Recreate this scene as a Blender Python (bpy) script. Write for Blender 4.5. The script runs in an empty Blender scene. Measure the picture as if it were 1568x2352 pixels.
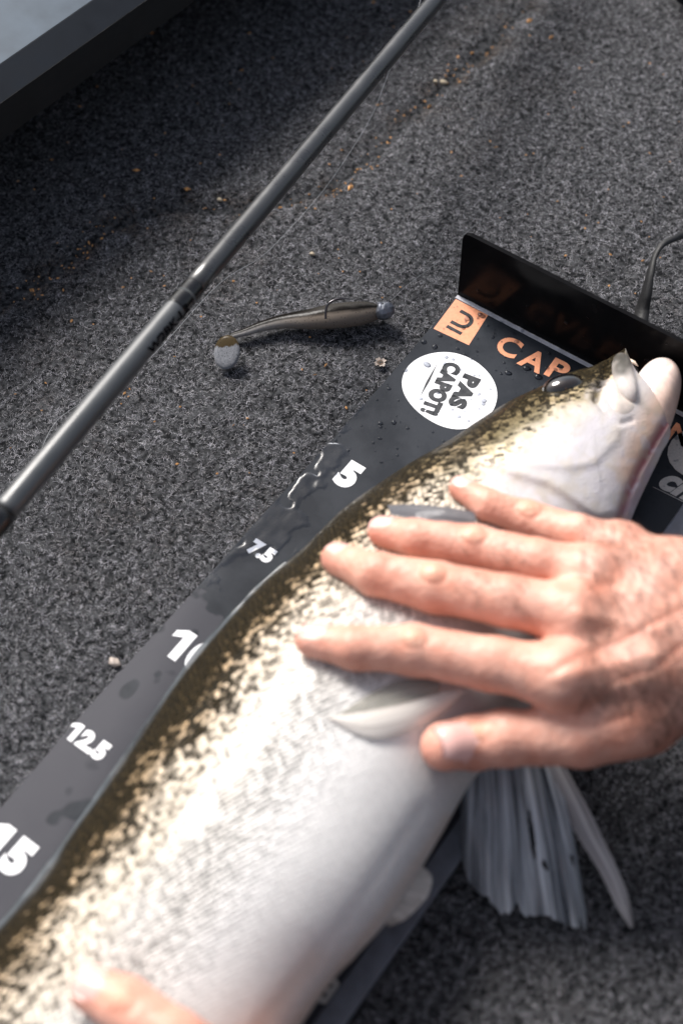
import bpy, bmesh, math, random
import numpy as np
from mathutils import Vector, Matrix
from mathutils.bvhtree import BVHTree

random.seed(4)
rng = np.random.default_rng(4)
scene = bpy.context.scene
COL = scene.collection
CM = 0.01

# ------------------------------------------------------------------ camera
RV = np.array([0.54225802, 0.20003285, 0.60671279])          # rotation vector of the camera
CP = np.array([27.51034, -46.48128, 61.6332])                # camera position, cm (board corner = origin)
def _rot(r):
    a = np.linalg.norm(r); k = r / a
    K = np.array([[0, -k[2], k[1]], [k[2], 0, -k[0]], [-k[1], k[0], 0]])
    return np.eye(3) + np.sin(a) * K + (1 - np.cos(a)) * K @ K
CR = _rot(RV)
FPX = 50 / 36 * 2352
cam_d = bpy.data.cameras.new('camera')
cam = bpy.data.objects.new('camera', cam_d); COL.objects.link(cam)
cam_d.sensor_fit = 'VERTICAL'; cam_d.sensor_height = 36; cam_d.sensor_width = 24; cam_d.lens = 50
cam_d.clip_start = 0.02; cam_d.clip_end = 50
M = Matrix.Identity(4)
for i in range(3):
    for j in range(3): M[i][j] = CR[i, j]
    M[i][3] = CP[i] * CM
cam.matrix_world = M
scene.camera = cam
cam_d.dof.use_dof = True
cam_d.dof.focus_distance = 0.775
cam_d.dof.aperture_fstop = 4.6

# ------------------------------------------------------------------ sky, sun, exposure
SUN_AZ = math.radians(160)      # direction the light comes from, in the XY plane
SUN_EL = math.radians(43)
w = bpy.data.worlds.new('World'); scene.world = w; w.use_nodes = True
nt = w.node_tree; bg = nt.nodes['Background']
sky = nt.nodes.new('ShaderNodeTexSky'); sky.sky_type = 'NISHITA'; sky.sun_disc = False
sky.sun_elevation = SUN_EL; sky.sun_rotation = math.pi / 2 - SUN_AZ
sky.air_density = 1.0; sky.dust_density = 3.0; sky.ozone_density = 1.0
hs_ = nt.nodes.new('ShaderNodeHueSaturation'); hs_.inputs['Saturation'].default_value = .55      # thin bright cloud
nt.links.new(sky.outputs[0], hs_.inputs['Color']); nt.links.new(hs_.outputs[0], bg.inputs[0]); bg.inputs[1].default_value = 0.085
sl = bpy.data.lights.new('sun', 'SUN'); sl.energy = 3.0; sl.angle = math.radians(22); sl.color = (1, 0.96, 0.91)
so = bpy.data.objects.new('sun', sl); COL.objects.link(so)
d = Vector((math.cos(SUN_AZ) * math.cos(SUN_EL), math.sin(SUN_AZ) * math.cos(SUN_EL), math.sin(SUN_EL)))
so.rotation_euler = (-d).to_track_quat('-Z', 'Y').to_euler(); so.location = (-1, 1, 2)
vs = scene.view_settings
vs.view_transform = 'Standard'; vs.look = 'None'; vs.gamma = 1; vs.use_curve_mapping = False
vs.exposure = 1.0
scene.render.engine = 'CYCLES'

# ------------------------------------------------------------------ helpers
def at(px, py, z=0.0):
    """point of the place (cm) seen at a photo position, at height z"""
    dd = CR @ np.array([(px - 784) / FPX, -(py - 1176) / FPX, -1.0])
    return CP + dd * ((z - CP[2]) / dd[2])
def ray(px, py):
    dd = CR @ np.array([(px - 784) / FPX, -(py - 1176) / FPX, -1.0])
    return dd / np.linalg.norm(dd)
def pix(P):
    q = (np.atleast_2d(P) - CP) @ CR
    return np.stack([784 + FPX * q[:, 0] / -q[:, 2], 1176 - FPX * q[:, 1] / -q[:, 2]], 1)
def catmull(P, n):
    P = np.asarray(P, float)
    t = np.linspace(0, len(P) - 1, n)
    i = np.minimum(t.astype(int), len(P) - 2); f = (t - i)[:, None]
    p0 = P[np.maximum(i - 1, 0)]; p1 = P[i]; p2 = P[i + 1]; p3 = P[np.minimum(i + 2, len(P) - 1)]
    return 0.5 * (2 * p1 + (p2 - p0) * f + (2 * p0 - 5 * p1 + 4 * p2 - p3) * f ** 2 + (3 * p1 - p0 - 3 * p2 + p3) * f ** 3)
def polydist(Q, pts):
    """distance of 2-D points Q to a polyline, and the position along it"""
    pts = np.asarray(pts, float); best = np.full(len(Q), 1e9); tt = np.zeros(len(Q)); sd = np.zeros(len(Q))
    for k in range(len(pts) - 1):
        a, b = pts[k], pts[k + 1]; ab = b - a
        t = np.clip(((Q - a) @ ab) / (ab @ ab), 0, 1)
        dv = Q - a - t[:, None] * ab
        dd = np.linalg.norm(dv, axis=1); m = dd < best
        best[m] = dd[m]; tt[m] = (k + t[m]) / (len(pts) - 1)
        sd[m] = np.sign(ab[0] * dv[m, 1] - ab[1] * dv[m, 0])
    return best, tt, sd
def sstep(a, b, x):
    t = np.clip((x - a) / (b - a), 0, 1); return t * t * (3 - 2 * t)
def lerp(a, b_, f): return a * (1 - f[:, None]) + b_ * f[:, None]
def vnoise(P, scale, seed=0):
    """cheap smooth value noise on N-D points"""
    P = np.atleast_2d(P) / scale; D = P.shape[1]
    i = np.floor(P).astype(np.int64); f = P - i; f = f * f * (3 - 2 * f)
    out = np.zeros(len(P))
    for c in range(2 ** D):
        wgt = np.ones(len(P)); h = np.full(len(P), seed * 7919 + 17, np.int64)
        for k in range(D):
            bit = (c >> k) & 1
            wgt = wgt * (f[:, k] if bit else 1 - f[:, k])
            h = (h * 374761393 + (i[:, k] + bit) * (668265263 + 97 * k)) & 0x7fffffff
            h = ((h ^ (h >> 13)) * 1274126177) & 0x7fffffff
        out += wgt * ((h ^ (h >> 16)) & 0xffff) / 65535.0
    return out

def mesh(name, V, F, mat, parent=None, smooth=True, col=None, uv=None, extra=None):
    """V in cm"""
    me = bpy.data.meshes.new(name)
    V = np.asarray(V, float) * CM
    if isinstance(F, np.ndarray):
        n, k = F.shape
        me.vertices.add(len(V)); me.vertices.foreach_set('co', V.ravel().astype(np.float32))
        me.loops.add(n * k); me.loops.foreach_set('vertex_index', F.ravel().astype(np.int32))
        me.polygons.add(n); me.polygons.foreach_set('loop_start', np.arange(0, n * k, k, dtype=np.int32))
        me.polygons.foreach_set('loop_total', np.full(n, k, np.int32))
        me.update(calc_edges=True); me.validate()
    else:
        me.from_pydata([tuple(v) for v in V], [], [tuple(f) for f in F])
    if smooth: me.polygons.foreach_set('use_smooth', np.ones(len(me.polygons), bool))
    if col is not None:
        a = me.color_attributes.new('Col', 'FLOAT_COLOR', 'POINT')
        c = np.ones((len(V), 4), np.float32); c[:, :3] = col
        a.data.foreach_set('color', c.ravel())
    if uv is not None:
        l = me.uv_layers.new(name='UVMap'); vi = np.zeros(len(me.loops), np.int32); me.loops.foreach_get('vertex_index', vi)
        l.data.foreach_set('uv', np.asarray(uv, np.float32)[vi].ravel())
    if extra:
        for k, val in extra.items():
            a = me.attributes.new(k, 'FLOAT', 'POINT'); a.data.foreach_set('value', np.asarray(val, np.float32))
    if mat: me.materials.append(mat)
    o = bpy.data.objects.new(name, me); COL.objects.link(o)
    if parent: o.parent = parent
    return o
def bm_obj(name, bm, mat, parent=None, smooth=False):
    bmesh.ops.recalc_face_normals(bm, faces=bm.faces)
    me = bpy.data.meshes.new(name); bm.to_mesh(me); bm.free()
    me.transform(Matrix.Scale(CM, 4))
    if smooth: me.polygons.foreach_set('use_smooth', np.ones(len(me.polygons), bool))
    if mat: me.materials.append(mat)
    o = bpy.data.objects.new(name, me); COL.objects.link(o)
    if parent: o.parent = parent
    return o
def tag(o, label=None, cat=None, group=None, kind=None):
    if label: o['label'] = label
    if cat: o['category'] = cat
    if group: o['group'] = group
    if kind: o['kind'] = kind
    return o
def thing(name, label, cat, loc=(0, 0, 0), group=None):
    o = bpy.data.objects.new(name, None); COL.objects.link(o); o.empty_display_size = .02
    o.location = Vector(loc) * CM
    return tag(o, label, cat, group)
def put(child, parent):
    """parent while keeping world-space vertices"""
    child.parent = parent; child.matrix_parent_inverse = Matrix.Translation(parent.location).inverted()
    return child
def gridfaces(n, m, closed=False):
    i = np.arange(n - 1)[:, None]; j = np.arange(m if closed else m - 1)[None, :]
    a = i * m + j; b = i * m + (j + 1) % m
    return np.stack([a, b, b + m, a + m], -1).reshape(-1, 4)
def tube(path, rad, seg=12, caps=True):
    """tube along a path (cm); returns V,F lists"""
    P = np.asarray(path, float); n = len(P); rad = np.broadcast_to(np.asarray(rad, float), (n,))
    T = np.gradient(P, axis=0); T /= np.linalg.norm(T, axis=1)[:, None] + 1e-12
    up = np.array([0.13, 0.21, 1.0]); V = []
    for k in range(n):
        x = np.cross(T[k], up)
        if np.linalg.norm(x) < 1e-3: x = np.cross(T[k], [1, 0, 0])
        x /= np.linalg.norm(x); y = np.cross(x, T[k])
        for s in range(seg):
            a = 2 * math.pi * s / seg
            V.append(P[k] + rad[k] * (math.cos(a) * x + math.sin(a) * y))
    F = [tuple(f) for f in gridfaces(n, seg, True)]
    if caps: F += [tuple(range(seg))[::-1], tuple(range((n - 1) * seg, n * seg))]
    return V, F

# ---- node material helpers
def newmat(name):
    m = bpy.data.materials.new(name); m.use_nodes = True
    return m, m.node_tree, m.node_tree.nodes['Principled BSDF']
def N(nt, t, **kw):
    n = nt.nodes.new(t)
    for k, v in kw.items():
        if k in n.inputs: n.inputs[k].default_value = v
        else: setattr(n, k, v)
    return n
def ramp(nt, src, stops):
    r = nt.nodes.new('ShaderNodeValToRGB'); nt.links.new(src, r.inputs[0])
    el = r.color_ramp.elements
    while len(el) < len(stops): el.new(0.5)
    for e, (p, c) in zip(el, stops):
        e.position = p; e.color = (c, c, c, 1) if not isinstance(c, tuple) else (*c, 1)
    return r
def mixc(nt, fac, a, b, mode='MIX'):
    m = nt.nodes.new('ShaderNodeMix'); m.data_type = 'RGBA'; m.blend_type = mode
    for s, v in ((0, fac), (6, a), (7, b)):
        if hasattr(v, 'is_output'): nt.links.new(v, m.inputs[s])
        elif isinstance(v, (int, float)): m.inputs[s].default_value = v if s == 0 else (v, v, v, 1)
        else: m.inputs[s].default_value = (*v, 1)
    return m.outputs[2]
def bump(nt, b, h, strength=0.3, dist=0.001):
    n = N(nt, 'ShaderNodeBump'); n.inputs['Strength'].default_value = strength; n.inputs['Distance'].default_value = dist
    nt.links.new(h, n.inputs['Height']); nt.links.new(n.outputs[0], b.inputs['Normal']); return n
def noise(nt, scale, detail=3, rough=.55, coord='Object', vec=None, dist=0):
    n = N(nt, 'ShaderNodeTexNoise'); n.inputs['Scale'].default_value = scale; n.inputs['Detail'].default_value = detail
    n.inputs['Roughness'].default_value = rough; n.inputs['Distortion'].default_value = dist
    if vec is None:
        tc = N(nt, 'ShaderNodeTexCoord'); vec = tc.outputs[coord]
    nt.links.new(vec, n.inputs['Vector']); return n
def simple(name, col, rough=.5, metal=0, spec=.5, nscale=None, namt=.25, bstr=0, coat=0):
    m, t, b = newmat(name)
    b.inputs['Roughness'].default_value = rough; b.inputs['Metallic'].default_value = metal
    b.inputs['Specular IOR Level'].default_value = spec; b.inputs['Coat Weight'].default_value = coat
    b.inputs['Coat Roughness'].default_value = .08
    if nscale:
        n = noise(t, nscale, 4)
        lo = tuple(c * (1 - namt) for c in col); hi = tuple(min(1, c * (1 + namt)) for c in col)
        r = ramp(t, n.outputs[0], [(.3, lo), (.7, hi)]); t.links.new(r.outputs[0], b.inputs['Base Color'])
        rr = ramp(t, n.outputs[0], [(.3, max(0, rough - .1)), (.7, min(1, rough + .1))]); t.links.new(rr.outputs[0], b.inputs['Roughness'])
        if bstr: bump(t, b, n.outputs[0], bstr, .0005)
    else: b.inputs['Base Color'].default_value = (*col, 1)
    return m

# ------------------------------------------------------------------ materials
MAT = {}
# carpet backing: dark and light grey felt
m, t, b = newmat('carpet'); MAT['carpet'] = m
n1 = noise(t, 330, 5, .6); n2 = noise(t, 90, 3, .5); n3 = noise(t, 9, 3, .5)
c1 = ramp(t, n1.outputs[0], [(.40, (.008, .0085, .0095)), (.66, (.075, .077, .082))])
c2 = ramp(t, n3.outputs[0], [(.3, .8), (.7, 1.12)])
t.links.new(mixc(t, 1.0, c1.outputs[0], c2.outputs[0], 'MULTIPLY'), b.inputs['Base Color'])
b.inputs['Roughness'].default_value = .95; b.inputs['Specular IOR Level'].default_value = .1
bump(t, b, n1.outputs[0], .9, .002)
m, t, b = newmat('carpet_fibre'); MAT['fibre'] = m
a = N(t, 'ShaderNodeAttribute', attribute_name='Col'); t.links.new(a.outputs[0], b.inputs['Base Color'])
b.inputs['Roughness'].default_value = .8; b.inputs['Specular IOR Level'].default_value = .2
# printed board
m, t, b = newmat('board'); MAT['board'] = m
n1 = noise(t, 30, 6, .62); n2 = noise(t, 900, 2, .5)
wet = ramp(t, n1.outputs[0], [(.40, 0.0), (.60, 1.0)])
tcb = N(t, 'ShaderNodeTexCoord'); sxyz = N(t, 'ShaderNodeSeparateXYZ'); t.links.new(tcb.outputs['Object'], sxyz.inputs[0])
nb = noise(t, 42, 3, .45); adb = N(t, 'ShaderNodeMath', operation='MULTIPLY_ADD'); t.links.new(nb.outputs[0], adb.inputs[0]); adb.inputs[1].default_value = -.22; t.links.new(sxyz.outputs['Y'], adb.inputs[2])
mr = N(t, 'ShaderNodeMapRange'); mr.inputs[1].default_value = -.345; mr.inputs[2].default_value = -.352; t.links.new(adb.outputs[0], mr.inputs[0])
n9 = noise(t, 55, 1, .4); wsp = ramp(t, n9.outputs[0], [(.34, 1.0), (.38, 0.0)]); dry = N(t, 'ShaderNodeMath', operation='SUBTRACT'); dry.use_clamp = True; t.links.new(mr.outputs[0], dry.inputs[0]); t.links.new(wsp.outputs[0], dry.inputs[1])
t.links.new(mixc(t, dry.outputs[0], mixc(t, wet.outputs[0], (.016, .019, .025), (.025, .029, .037)), (.050, .050, .060)), b.inputs['Base Color'])
rr = ramp(t, n1.outputs[0], [(.42, .34), (.58, .46)]); t.links.new(rr.outputs[0], b.inputs['Roughness'])
b.inputs['Specular IOR Level'].default_value = .16
bump(t, b, n2.outputs[0], .12, .0003)
MAT['plate'] = simple('plate_black', (.006, .006, .0065), .2, nscale=40, namt=.3, spec=.05)
MAT['fold'] = simple('fold_lit', (.5, .5, .54), .35, nscale=200, namt=.2)
MAT['orange'] = simple('print_orange', (.80, .34, .19), .42, nscale=500, namt=.1)
MAT['white'] = simple('print_white', (.80, .80, .82), .42, nscale=300, namt=.06)
MAT['cream'] = simple('print_grey', (.50, .48, .45), .5, nscale=900, namt=.15)
MAT['ink'] = simple('print_ink', (.022, .024, .028), .35, nscale=300, namt=.3)
MAT['edge'] = simple('board_edge_lit', (.14, .15, .18), .5, nscale=120, namt=.2)  # paler than the panel, imitating sky light on the raised edge
# water: clear film
m = bpy.data.materials.new('water'); m.use_nodes = True; t = m.node_tree; t.nodes.clear()
fr = N(t, 'ShaderNodeFresnel'); fr.inputs[0].default_value = 1.3
tr = N(t, 'ShaderNodeBsdfTransparent'); tr.inputs[0].default_value = (.72, .74, .78, 1)
gl = N(t, 'ShaderNodeBsdfGlossy'); gl.inputs['Roughness'].default_value = .26
mx = N(t, 'ShaderNodeMixShader'); ou = N(t, 'ShaderNodeOutputMaterial')
t.links.new(fr.outputs[0], mx.inputs[0]); t.links.new(tr.outputs[0], mx.inputs[1]); t.links.new(gl.outputs[0], mx.inputs[2]); t.links.new(mx.outputs[0], ou.inputs[0])
MAT['water'] = m
MAT['rod'] = simple('rod_blank', (.030, .031, .033), .30, nscale=60, namt=.2, spec=.8)
MAT['rod_light'] = simple('rod_sleeve', (.052, .056, .060), .36, nscale=60, namt=.12, spec=.8)
MAT['wrap'] = simple('rod_wrap', (.007, .007, .008), .22, nscale=200, namt=.3)
MAT['ink_matt'] = simple('rod_print', (.006, .006, .007), .8, spec=.05)
MAT['line'] = simple('line', (.26, .275, .30), .3)
MAT['steel'] = simple('hook_steel', (.10, .095, .10), .22, metal=.9)
MAT['lead'] = simple('jig_lead', (.14, .15, .175), .36, metal=.55, nscale=250, namt=.4, bstr=.5)
MAT['strap'] = simple('strap_web', (.006, .006, .007), .6, nscale=900, namt=.4, bstr=.4)
MAT['alu'] = simple('gunwale_paint', (.075, .10, .13), .5, nscale=30, namt=.25, spec=.2)
MAT['alu_dark'] = simple('gunwale_lip', (.006, .009, .0145), .6, nscale=90, namt=.15, spec=.12)
MAT['black'] = simple('plain_black', (.004, .004, .0045), .7, nscale=60, namt=.3)
MAT['rust'] = simple('rusty_screw', (.10, .06, .035), .6, nscale=700, namt=.6, bstr=.6)
MAT['washer'] = simple('washer_pale', (.36, .30, .26), .6, nscale=500, namt=.3)
MAT['crumb'] = simple('crumb', (.46, .23, .08), .8, nscale=900, namt=.55)
MAT['pebble'] = simple('pebble', (.30, .25, .18), .8, nscale=500, namt=.4)
MAT['tooth'] = simple('tooth', (.75, .62, .5), .3)
# lure
m, t, b = newmat('lure'); MAT['lure'] = m
a = N(t, 'ShaderNodeAttribute', attribute_name='Col'); v = N(t, 'ShaderNodeTexVoronoi'); v.inputs['Scale'].default_value = 700
tc = N(t, 'ShaderNodeTexCoord'); t.links.new(tc.outputs['Object'], v.inputs['Vector'])
r = ramp(t, v.outputs['Distance'], [(.13, .25), (.22, 1.0)])
t.links.new(mixc(t, 1.0, a.outputs[0], r.outputs[0], 'MULTIPLY'), b.inputs['Base Color'])
b.inputs['Roughness'].default_value = .22; b.inputs['Specular IOR Level'].default_value = .06; b.inputs['Coat Weight'].default_value = .03; b.inputs['Coat Roughness'].default_value = .15
nn = noise(t, 260, 3); bump(t, b, nn.outputs[0], .3, .0006)
# fish skin
m, t, b = newmat('fish_skin'); MAT['fish'] = m
a = N(t, 'ShaderNodeAttribute', attribute_name='Col'); sp = N(t, 'ShaderNodeAttribute', attribute_name='speck'); sc = N(t, 'ShaderNodeAttribute', attribute_name='scales')
uvn = N(t, 'ShaderNodeUVMap')
mp = N(t, 'ShaderNodeMapping'); mp.inputs['Scale'].default_value = (1.0, 1.2, 1); mp.inputs['Rotation'].default_value = (0, 0, .6); t.links.new(uvn.outputs[0], mp.inputs[0])
v = N(t, 'ShaderNodeTexVoronoi'); v.inputs['Scale'].default_value = 4.4; v.inputs['Randomness'].default_value = .28; t.links.new(mp.outputs[0], v.inputs['Vector'])
nz = noise(t, 2.2, 4, .6, vec=uvn.outputs[0]); nf = noise(t, 8, 4, .6, vec=uvn.outputs[0])
mul = N(t, 'ShaderNodeMath', operation='ADD'); t.links.new(v.outputs['Color'], mul.inputs[0]); t.links.new(nf.outputs[0], mul.inputs[1])
ad = N(t, 'ShaderNodeMath', operation='MULTIPLY_ADD'); t.links.new(nz.outputs[0], ad.inputs[0]); ad.inputs[1].default_value = .35; t.links.new(mul.outputs[0], ad.inputs[2])
dv = N(t, 'ShaderNodeMath', operation='MULTIPLY_ADD'); t.links.new(ad.outputs[0], dv.inputs[0]); dv.inputs[1].default_value = .66; dv.inputs[2].default_value = -.275
th = N(t, 'ShaderNodeMath', operation='SUBTRACT'); t.links.new(sp.outputs['Fac'], th.inputs[0]); t.links.new(dv.outputs[0], th.inputs[1])
dark = ramp(t, th.outputs[0], [(0.0, 0.0), (.30, 1.0)])
edge = ramp(t, v.outputs['Distance'], [(.28, 1.04), (.62, .50)])
cellr = ramp(t, v.outputs['Color'], [(.15, .52), (.75, 1.1)])
em0 = mixc(t, 1.0, edge.outputs[0], cellr.outputs[0], 'MULTIPLY')  # bright scales and dark gaps: scale glints painted into the colour
em = mixc(t, sc.outputs['Fac'], 1.0, em0)
base = mixc(t, 1.0, a.outputs[0], em, 'MULTIPLY')
tint = ramp(t, nf.outputs[0], [(.38, (.0035, .0033, .003)), (.56, (.022, .017, .009)), (.72, (.13, .088, .038))])
t.links.new(mixc(t, dark.outputs[0], base, tint.outputs[0]), b.inputs['Base Color'])
b.inputs['Roughness'].default_value = .5; b.inputs['Metallic'].default_value = .1; b.inputs['Specular IOR Level'].default_value = .05
b.inputs['Coat Weight'].default_value = .16; b.inputs['Coat Roughness'].default_value = .13
hm = N(t, 'ShaderNodeMath', operation='MULTIPLY'); t.links.new(v.outputs['Distance'], hm.inputs[0]); t.links.new(sc.outputs['Fac'], hm.inputs[1])
hs = N(t, 'ShaderNodeMath', operation='MULTIPLY_ADD'); t.links.new(nf.outputs[0], hs.inputs[0]); hs.inputs[1].default_value = .25; t.links.new(hm.outputs[0], hs.inputs[2])
bump(t, b, hs.outputs[0], .9, .0016)
# fish flesh-like parts with vertex colour
m, t, b = newmat('fish_jaw'); MAT['jaw'] = m
a = N(t, 'ShaderNodeAttribute', attribute_name='Col'); n1 = noise(t, 160, 4, .6); r = ramp(t, n1.outputs[0], [(.3, .82), (.7, 1.08)])
t.links.new(mixc(t, 1.0, a.outputs[0], r.outputs[0], 'MULTIPLY'), b.inputs['Base Color'])
b.inputs['Roughness'].default_value = .4; b.inputs['Specular IOR Level'].default_value = .3; b.inputs['Coat Weight'].default_value = .14; b.inputs['Coat Roughness'].default_value = .1
b.inputs['Subsurface Weight'].default_value = .08; b.inputs['Subsurface Radius'].default_value = (.006, .003, .002); b.inputs['Subsurface Scale'].default_value = 1
bump(t, b, n1.outputs[0], .2, .001)
def finmat(name, c0, c1, alpha, nr):
    m, t, b = newmat(name)
    uvn = N(t, 'ShaderNodeUVMap'); mp = N(t, 'ShaderNodeMapping'); mp.inputs['Scale'].default_value = (nr, .6, 1); t.links.new(uvn.outputs[0], mp.inputs[0])
    n = noise(t, 1.0, 5, .7, vec=mp.outputs[0], dist=.35)
    r = ramp(t, n.outputs[0], [(.34, c0), (.66, c1)]); t.links.new(r.outputs[0], b.inputs['Base Color'])
    al = ramp(t, n.outputs[0], [(.34, alpha), (.62, min(1, alpha + .4))]); t.links.new(al.outputs[0], b.inputs['Alpha'])
    b.inputs['Roughness'].default_value = .42; b.inputs['Specular IOR Level'].default_value = .3; b.inputs['Coat Weight'].default_value = .12
    bump(t, b, n.outputs[0], .5, .0012)
    return m
MAT['fin'] = finmat('fin_membrane', (.040, .055, .075), (.58, .62, .67), .60, 13)
MAT['fin_pale'] = finmat('fin_pale', (.55, .50, .45), (.74, .70, .66), .74, 10)
MAT['fin_spine'] = finmat('fin_spine', (.16, .15, .16), (.62, .60, .60), .8, 3)
MAT['fin_clear'] = finmat('fin_clear', (.20, .19, .15), (.48, .46, .40), .35, 14)
MAT['fin_dark'] = finmat('fin_dark', (.03, .03, .035), (.16, .16, .18), .85, 14)
MAT['fin_edge'] = finmat('fin_edge', (.02, .024, .028), (.13, .15, .165), .75, 3)
m, t, b = newmat('fish_eye'); MAT['eye'] = m
lw = N(t, 'ShaderNodeAttribute', attribute_name='Col'); t.links.new(lw.outputs[0], b.inputs['Base Color'])
b.inputs['Roughness'].default_value = .08; b.inputs['Coat Weight'].default_value = 1; b.inputs['Coat Roughness'].default_value = .03
# skin
m, t, b = newmat('skin'); MAT['skin'] = m
a = N(t, 'ShaderNodeAttribute', attribute_name='Col'); n1 = noise(t, 75, 5, .6); n2 = noise(t, 600, 4, .6)
r = ramp(t, n1.outputs[0], [(.3, (.84, .68, .62)), (.7, (1.08, 1.12, 1.12))])
t.links.new(mixc(t, 1.0, a.outputs[0], r.outputs[0], 'MULTIPLY'), b.inputs['Base Color'])
b.inputs['Roughness'].default_value = .48; b.inputs['Specular IOR Level'].default_value = .4
b.inputs['Subsurface Weight'].default_value = .14; b.inputs['Subsurface Radius'].default_value = (.007, .0028, .0016); b.inputs['Subsurface Scale'].default_value = 1
vv = N(t, 'ShaderNodeTexVoronoi'); vv.inputs['Scale'].default_value = 420; tc = N(t, 'ShaderNodeTexCoord'); t.links.new(tc.outputs['Object'], vv.inputs['Vector'])
ad = N(t, 'ShaderNodeMath', operation='MULTIPLY_ADD'); t.links.new(vv.outputs['Distance'], ad.inputs[0]); ad.inputs[1].default_value = .25; t.links.new(n1.outputs[0], ad.inputs[2])
bump(t, b, ad.outputs[0], .6, .0016)
MAT['nail'] = simple('nail', (.76, .45, .40), .26, nscale=120, namt=.08, spec=.4, coat=.2)
MAT['hair'] = simple('hair', (.045, .022, .012), .5)
MAT['sleeve'] = simple('sleeve_cloth', (.03, .033, .04), .85, nscale=300, namt=.3, bstr=.4)

# ------------------------------------------------------------------ carpeted deck (setting)
creases = [[(1120, 95), (1085, 135), (930, 265), (855, 345), (750, 430), (560, 480), (380, 470), (240, 520), (120, 620), (0, 690)],
           [(1200, 20), (1090, 135)], [(1568, 440), (1500, 540), (1400, 640)], [(330, 1490), (200, 1600), (0, 1760)]]
cr_w = [np.array([at(*p)[:2] for p in c]) for c in creases]
gx = np.arange(-75, 85.1, .8); gy = np.arange(-95, 85.1, .8)
X, Y = np.meshgrid(gx, gy, indexing='ij'); P2 = np.stack([X.ravel(), Y.ravel()], 1)
def deck_z(P2):
    z = .10 * (vnoise(P2, 7.0, 1) - .5) + .05 * (vnoise(P2, 1.7, 2) - .5)
    for c, dpt in zip(cr_w, (.28, .15, .22, .16)):
        dd, _, _ = polydist(P2, c); z -= dpt * np.exp(-(dd / .55) ** 2) - .12 * np.exp(-((dd - 1.6) / 1.0) ** 2)
    on = sstep(3, 0, np.maximum(np.maximum(-P2[:, 0], P2[:, 0] - 18.3), np.maximum(P2[:, 1] - 1, -P2[:, 1] - 90)))
    return (z - .12) * (1 - on) - .12 * on
Z = deck_z(P2) - .12
deck = mesh('deck_carpet', np.column_stack([P2, Z]), gridfaces(len(gx), len(gy)), MAT['carpet'])
tag(deck, 'grey felt carpet covering the boat deck', kind='structure')
# fibres lying over the backing, one mass
def fibres(n, x0, x1, y0, y1):
    p = np.column_stack([rng.uniform(x0, x1, n), rng.uniform(y0, y1, n)])
    q = pix(np.column_stack([p, np.zeros(n)]))
    ok = (q[:, 0] > -60) & (q[:, 0] < 1630) & (q[:, 1] > -60) & (q[:, 1] < 2420)
    ok &= ~((p[:, 0] > .2) & (p[:, 0] < 17.9) & (p[:, 1] < -.3))
    p = p[ok]; n = len(p)
    clump = vnoise(p, .19, 5) * .42 + vnoise(p, .10, 6) * .58
    keep = rng.random(n) < .36 + .64 * sstep(.32, .60, clump)
    for c in cr_w[:2]: keep &= (polydist(p, c)[0] > .20 + .18 * rng.random(n)) | (rng.random(n) < .3)
    p = p[keep]; clump = clump[keep]; n = len(p)
    ang = rng.uniform(0, 2 * np.pi, n) ; L = rng.uniform(.07, .24, n); curl = rng.normal(0, .8, n)
    z0 = deck_z(p) - .12 + rng.uniform(-.02, .05, n); lift = rng.uniform(.0, .09, n); wd = rng.uniform(.0055, .010, n)
    val = np.clip(.172 + .78 * (clump - .50) + rng.normal(0, .035, n), .010, .45)
    tint = rng.uniform(-.04, .08, n)
    col = np.stack([val * (1 + .03), val * 1.01, val * (1.07 + tint)], 1)
    dirt = np.zeros(n)
    for c in cr_w[:2]: dirt = np.maximum(dirt, np.exp(-(polydist(p, c)[0] / 1.1) ** 2))
    dirt = np.clip(dirt + .25 * sstep(.55, .8, vnoise(p, 6, 51)), 0, 1) * sstep(.35, .75, vnoise(p, 1.1, 52)) * .75
    col = lerp(col, np.array([.105, .062, .030]), dirt)
    K = 3; V = np.zeros((n, K, 2, 3)); C = np.repeat(col, K * 2, 0)
    xy = p.copy(); a = ang.copy()
    for k in range(K):
        tt = k / (K - 1)
        perp = np.stack([-np.sin(a), np.cos(a)], 1) * (wd * (1 - .5 * tt))[:, None]
        z = z0 + lift * np.sin(tt * np.pi * .8)
        for s, sg in enumerate((-1, 1)):
            V[:, k, s, :2] = xy + sg * perp; V[:, k, s, 2] = z
        xy = xy + np.stack([np.cos(a), np.sin(a)], 1) * (L / (K - 1))[:, None]; a = a + curl / (K - 1)
    base = (np.arange(n) * K * 2)[:, None]
    f = np.array([[2 * k, 2 * k + 1, 2 * k + 3, 2 * k + 2] for k in range(K - 1)])
    F = (base[:, :, None] + f[None]).reshape(-1, 4)
    return V.reshape(-1, 3), F, C
fv, ff, fc = fibres(820000, -42, 34, -48, 34)
fo = mesh('carpet_fibres', fv, ff, MAT['fibre'], smooth=True, col=fc)
tag(fo, 'loose grey and black felt fibres of the deck carpet', kind='stuff')

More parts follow.
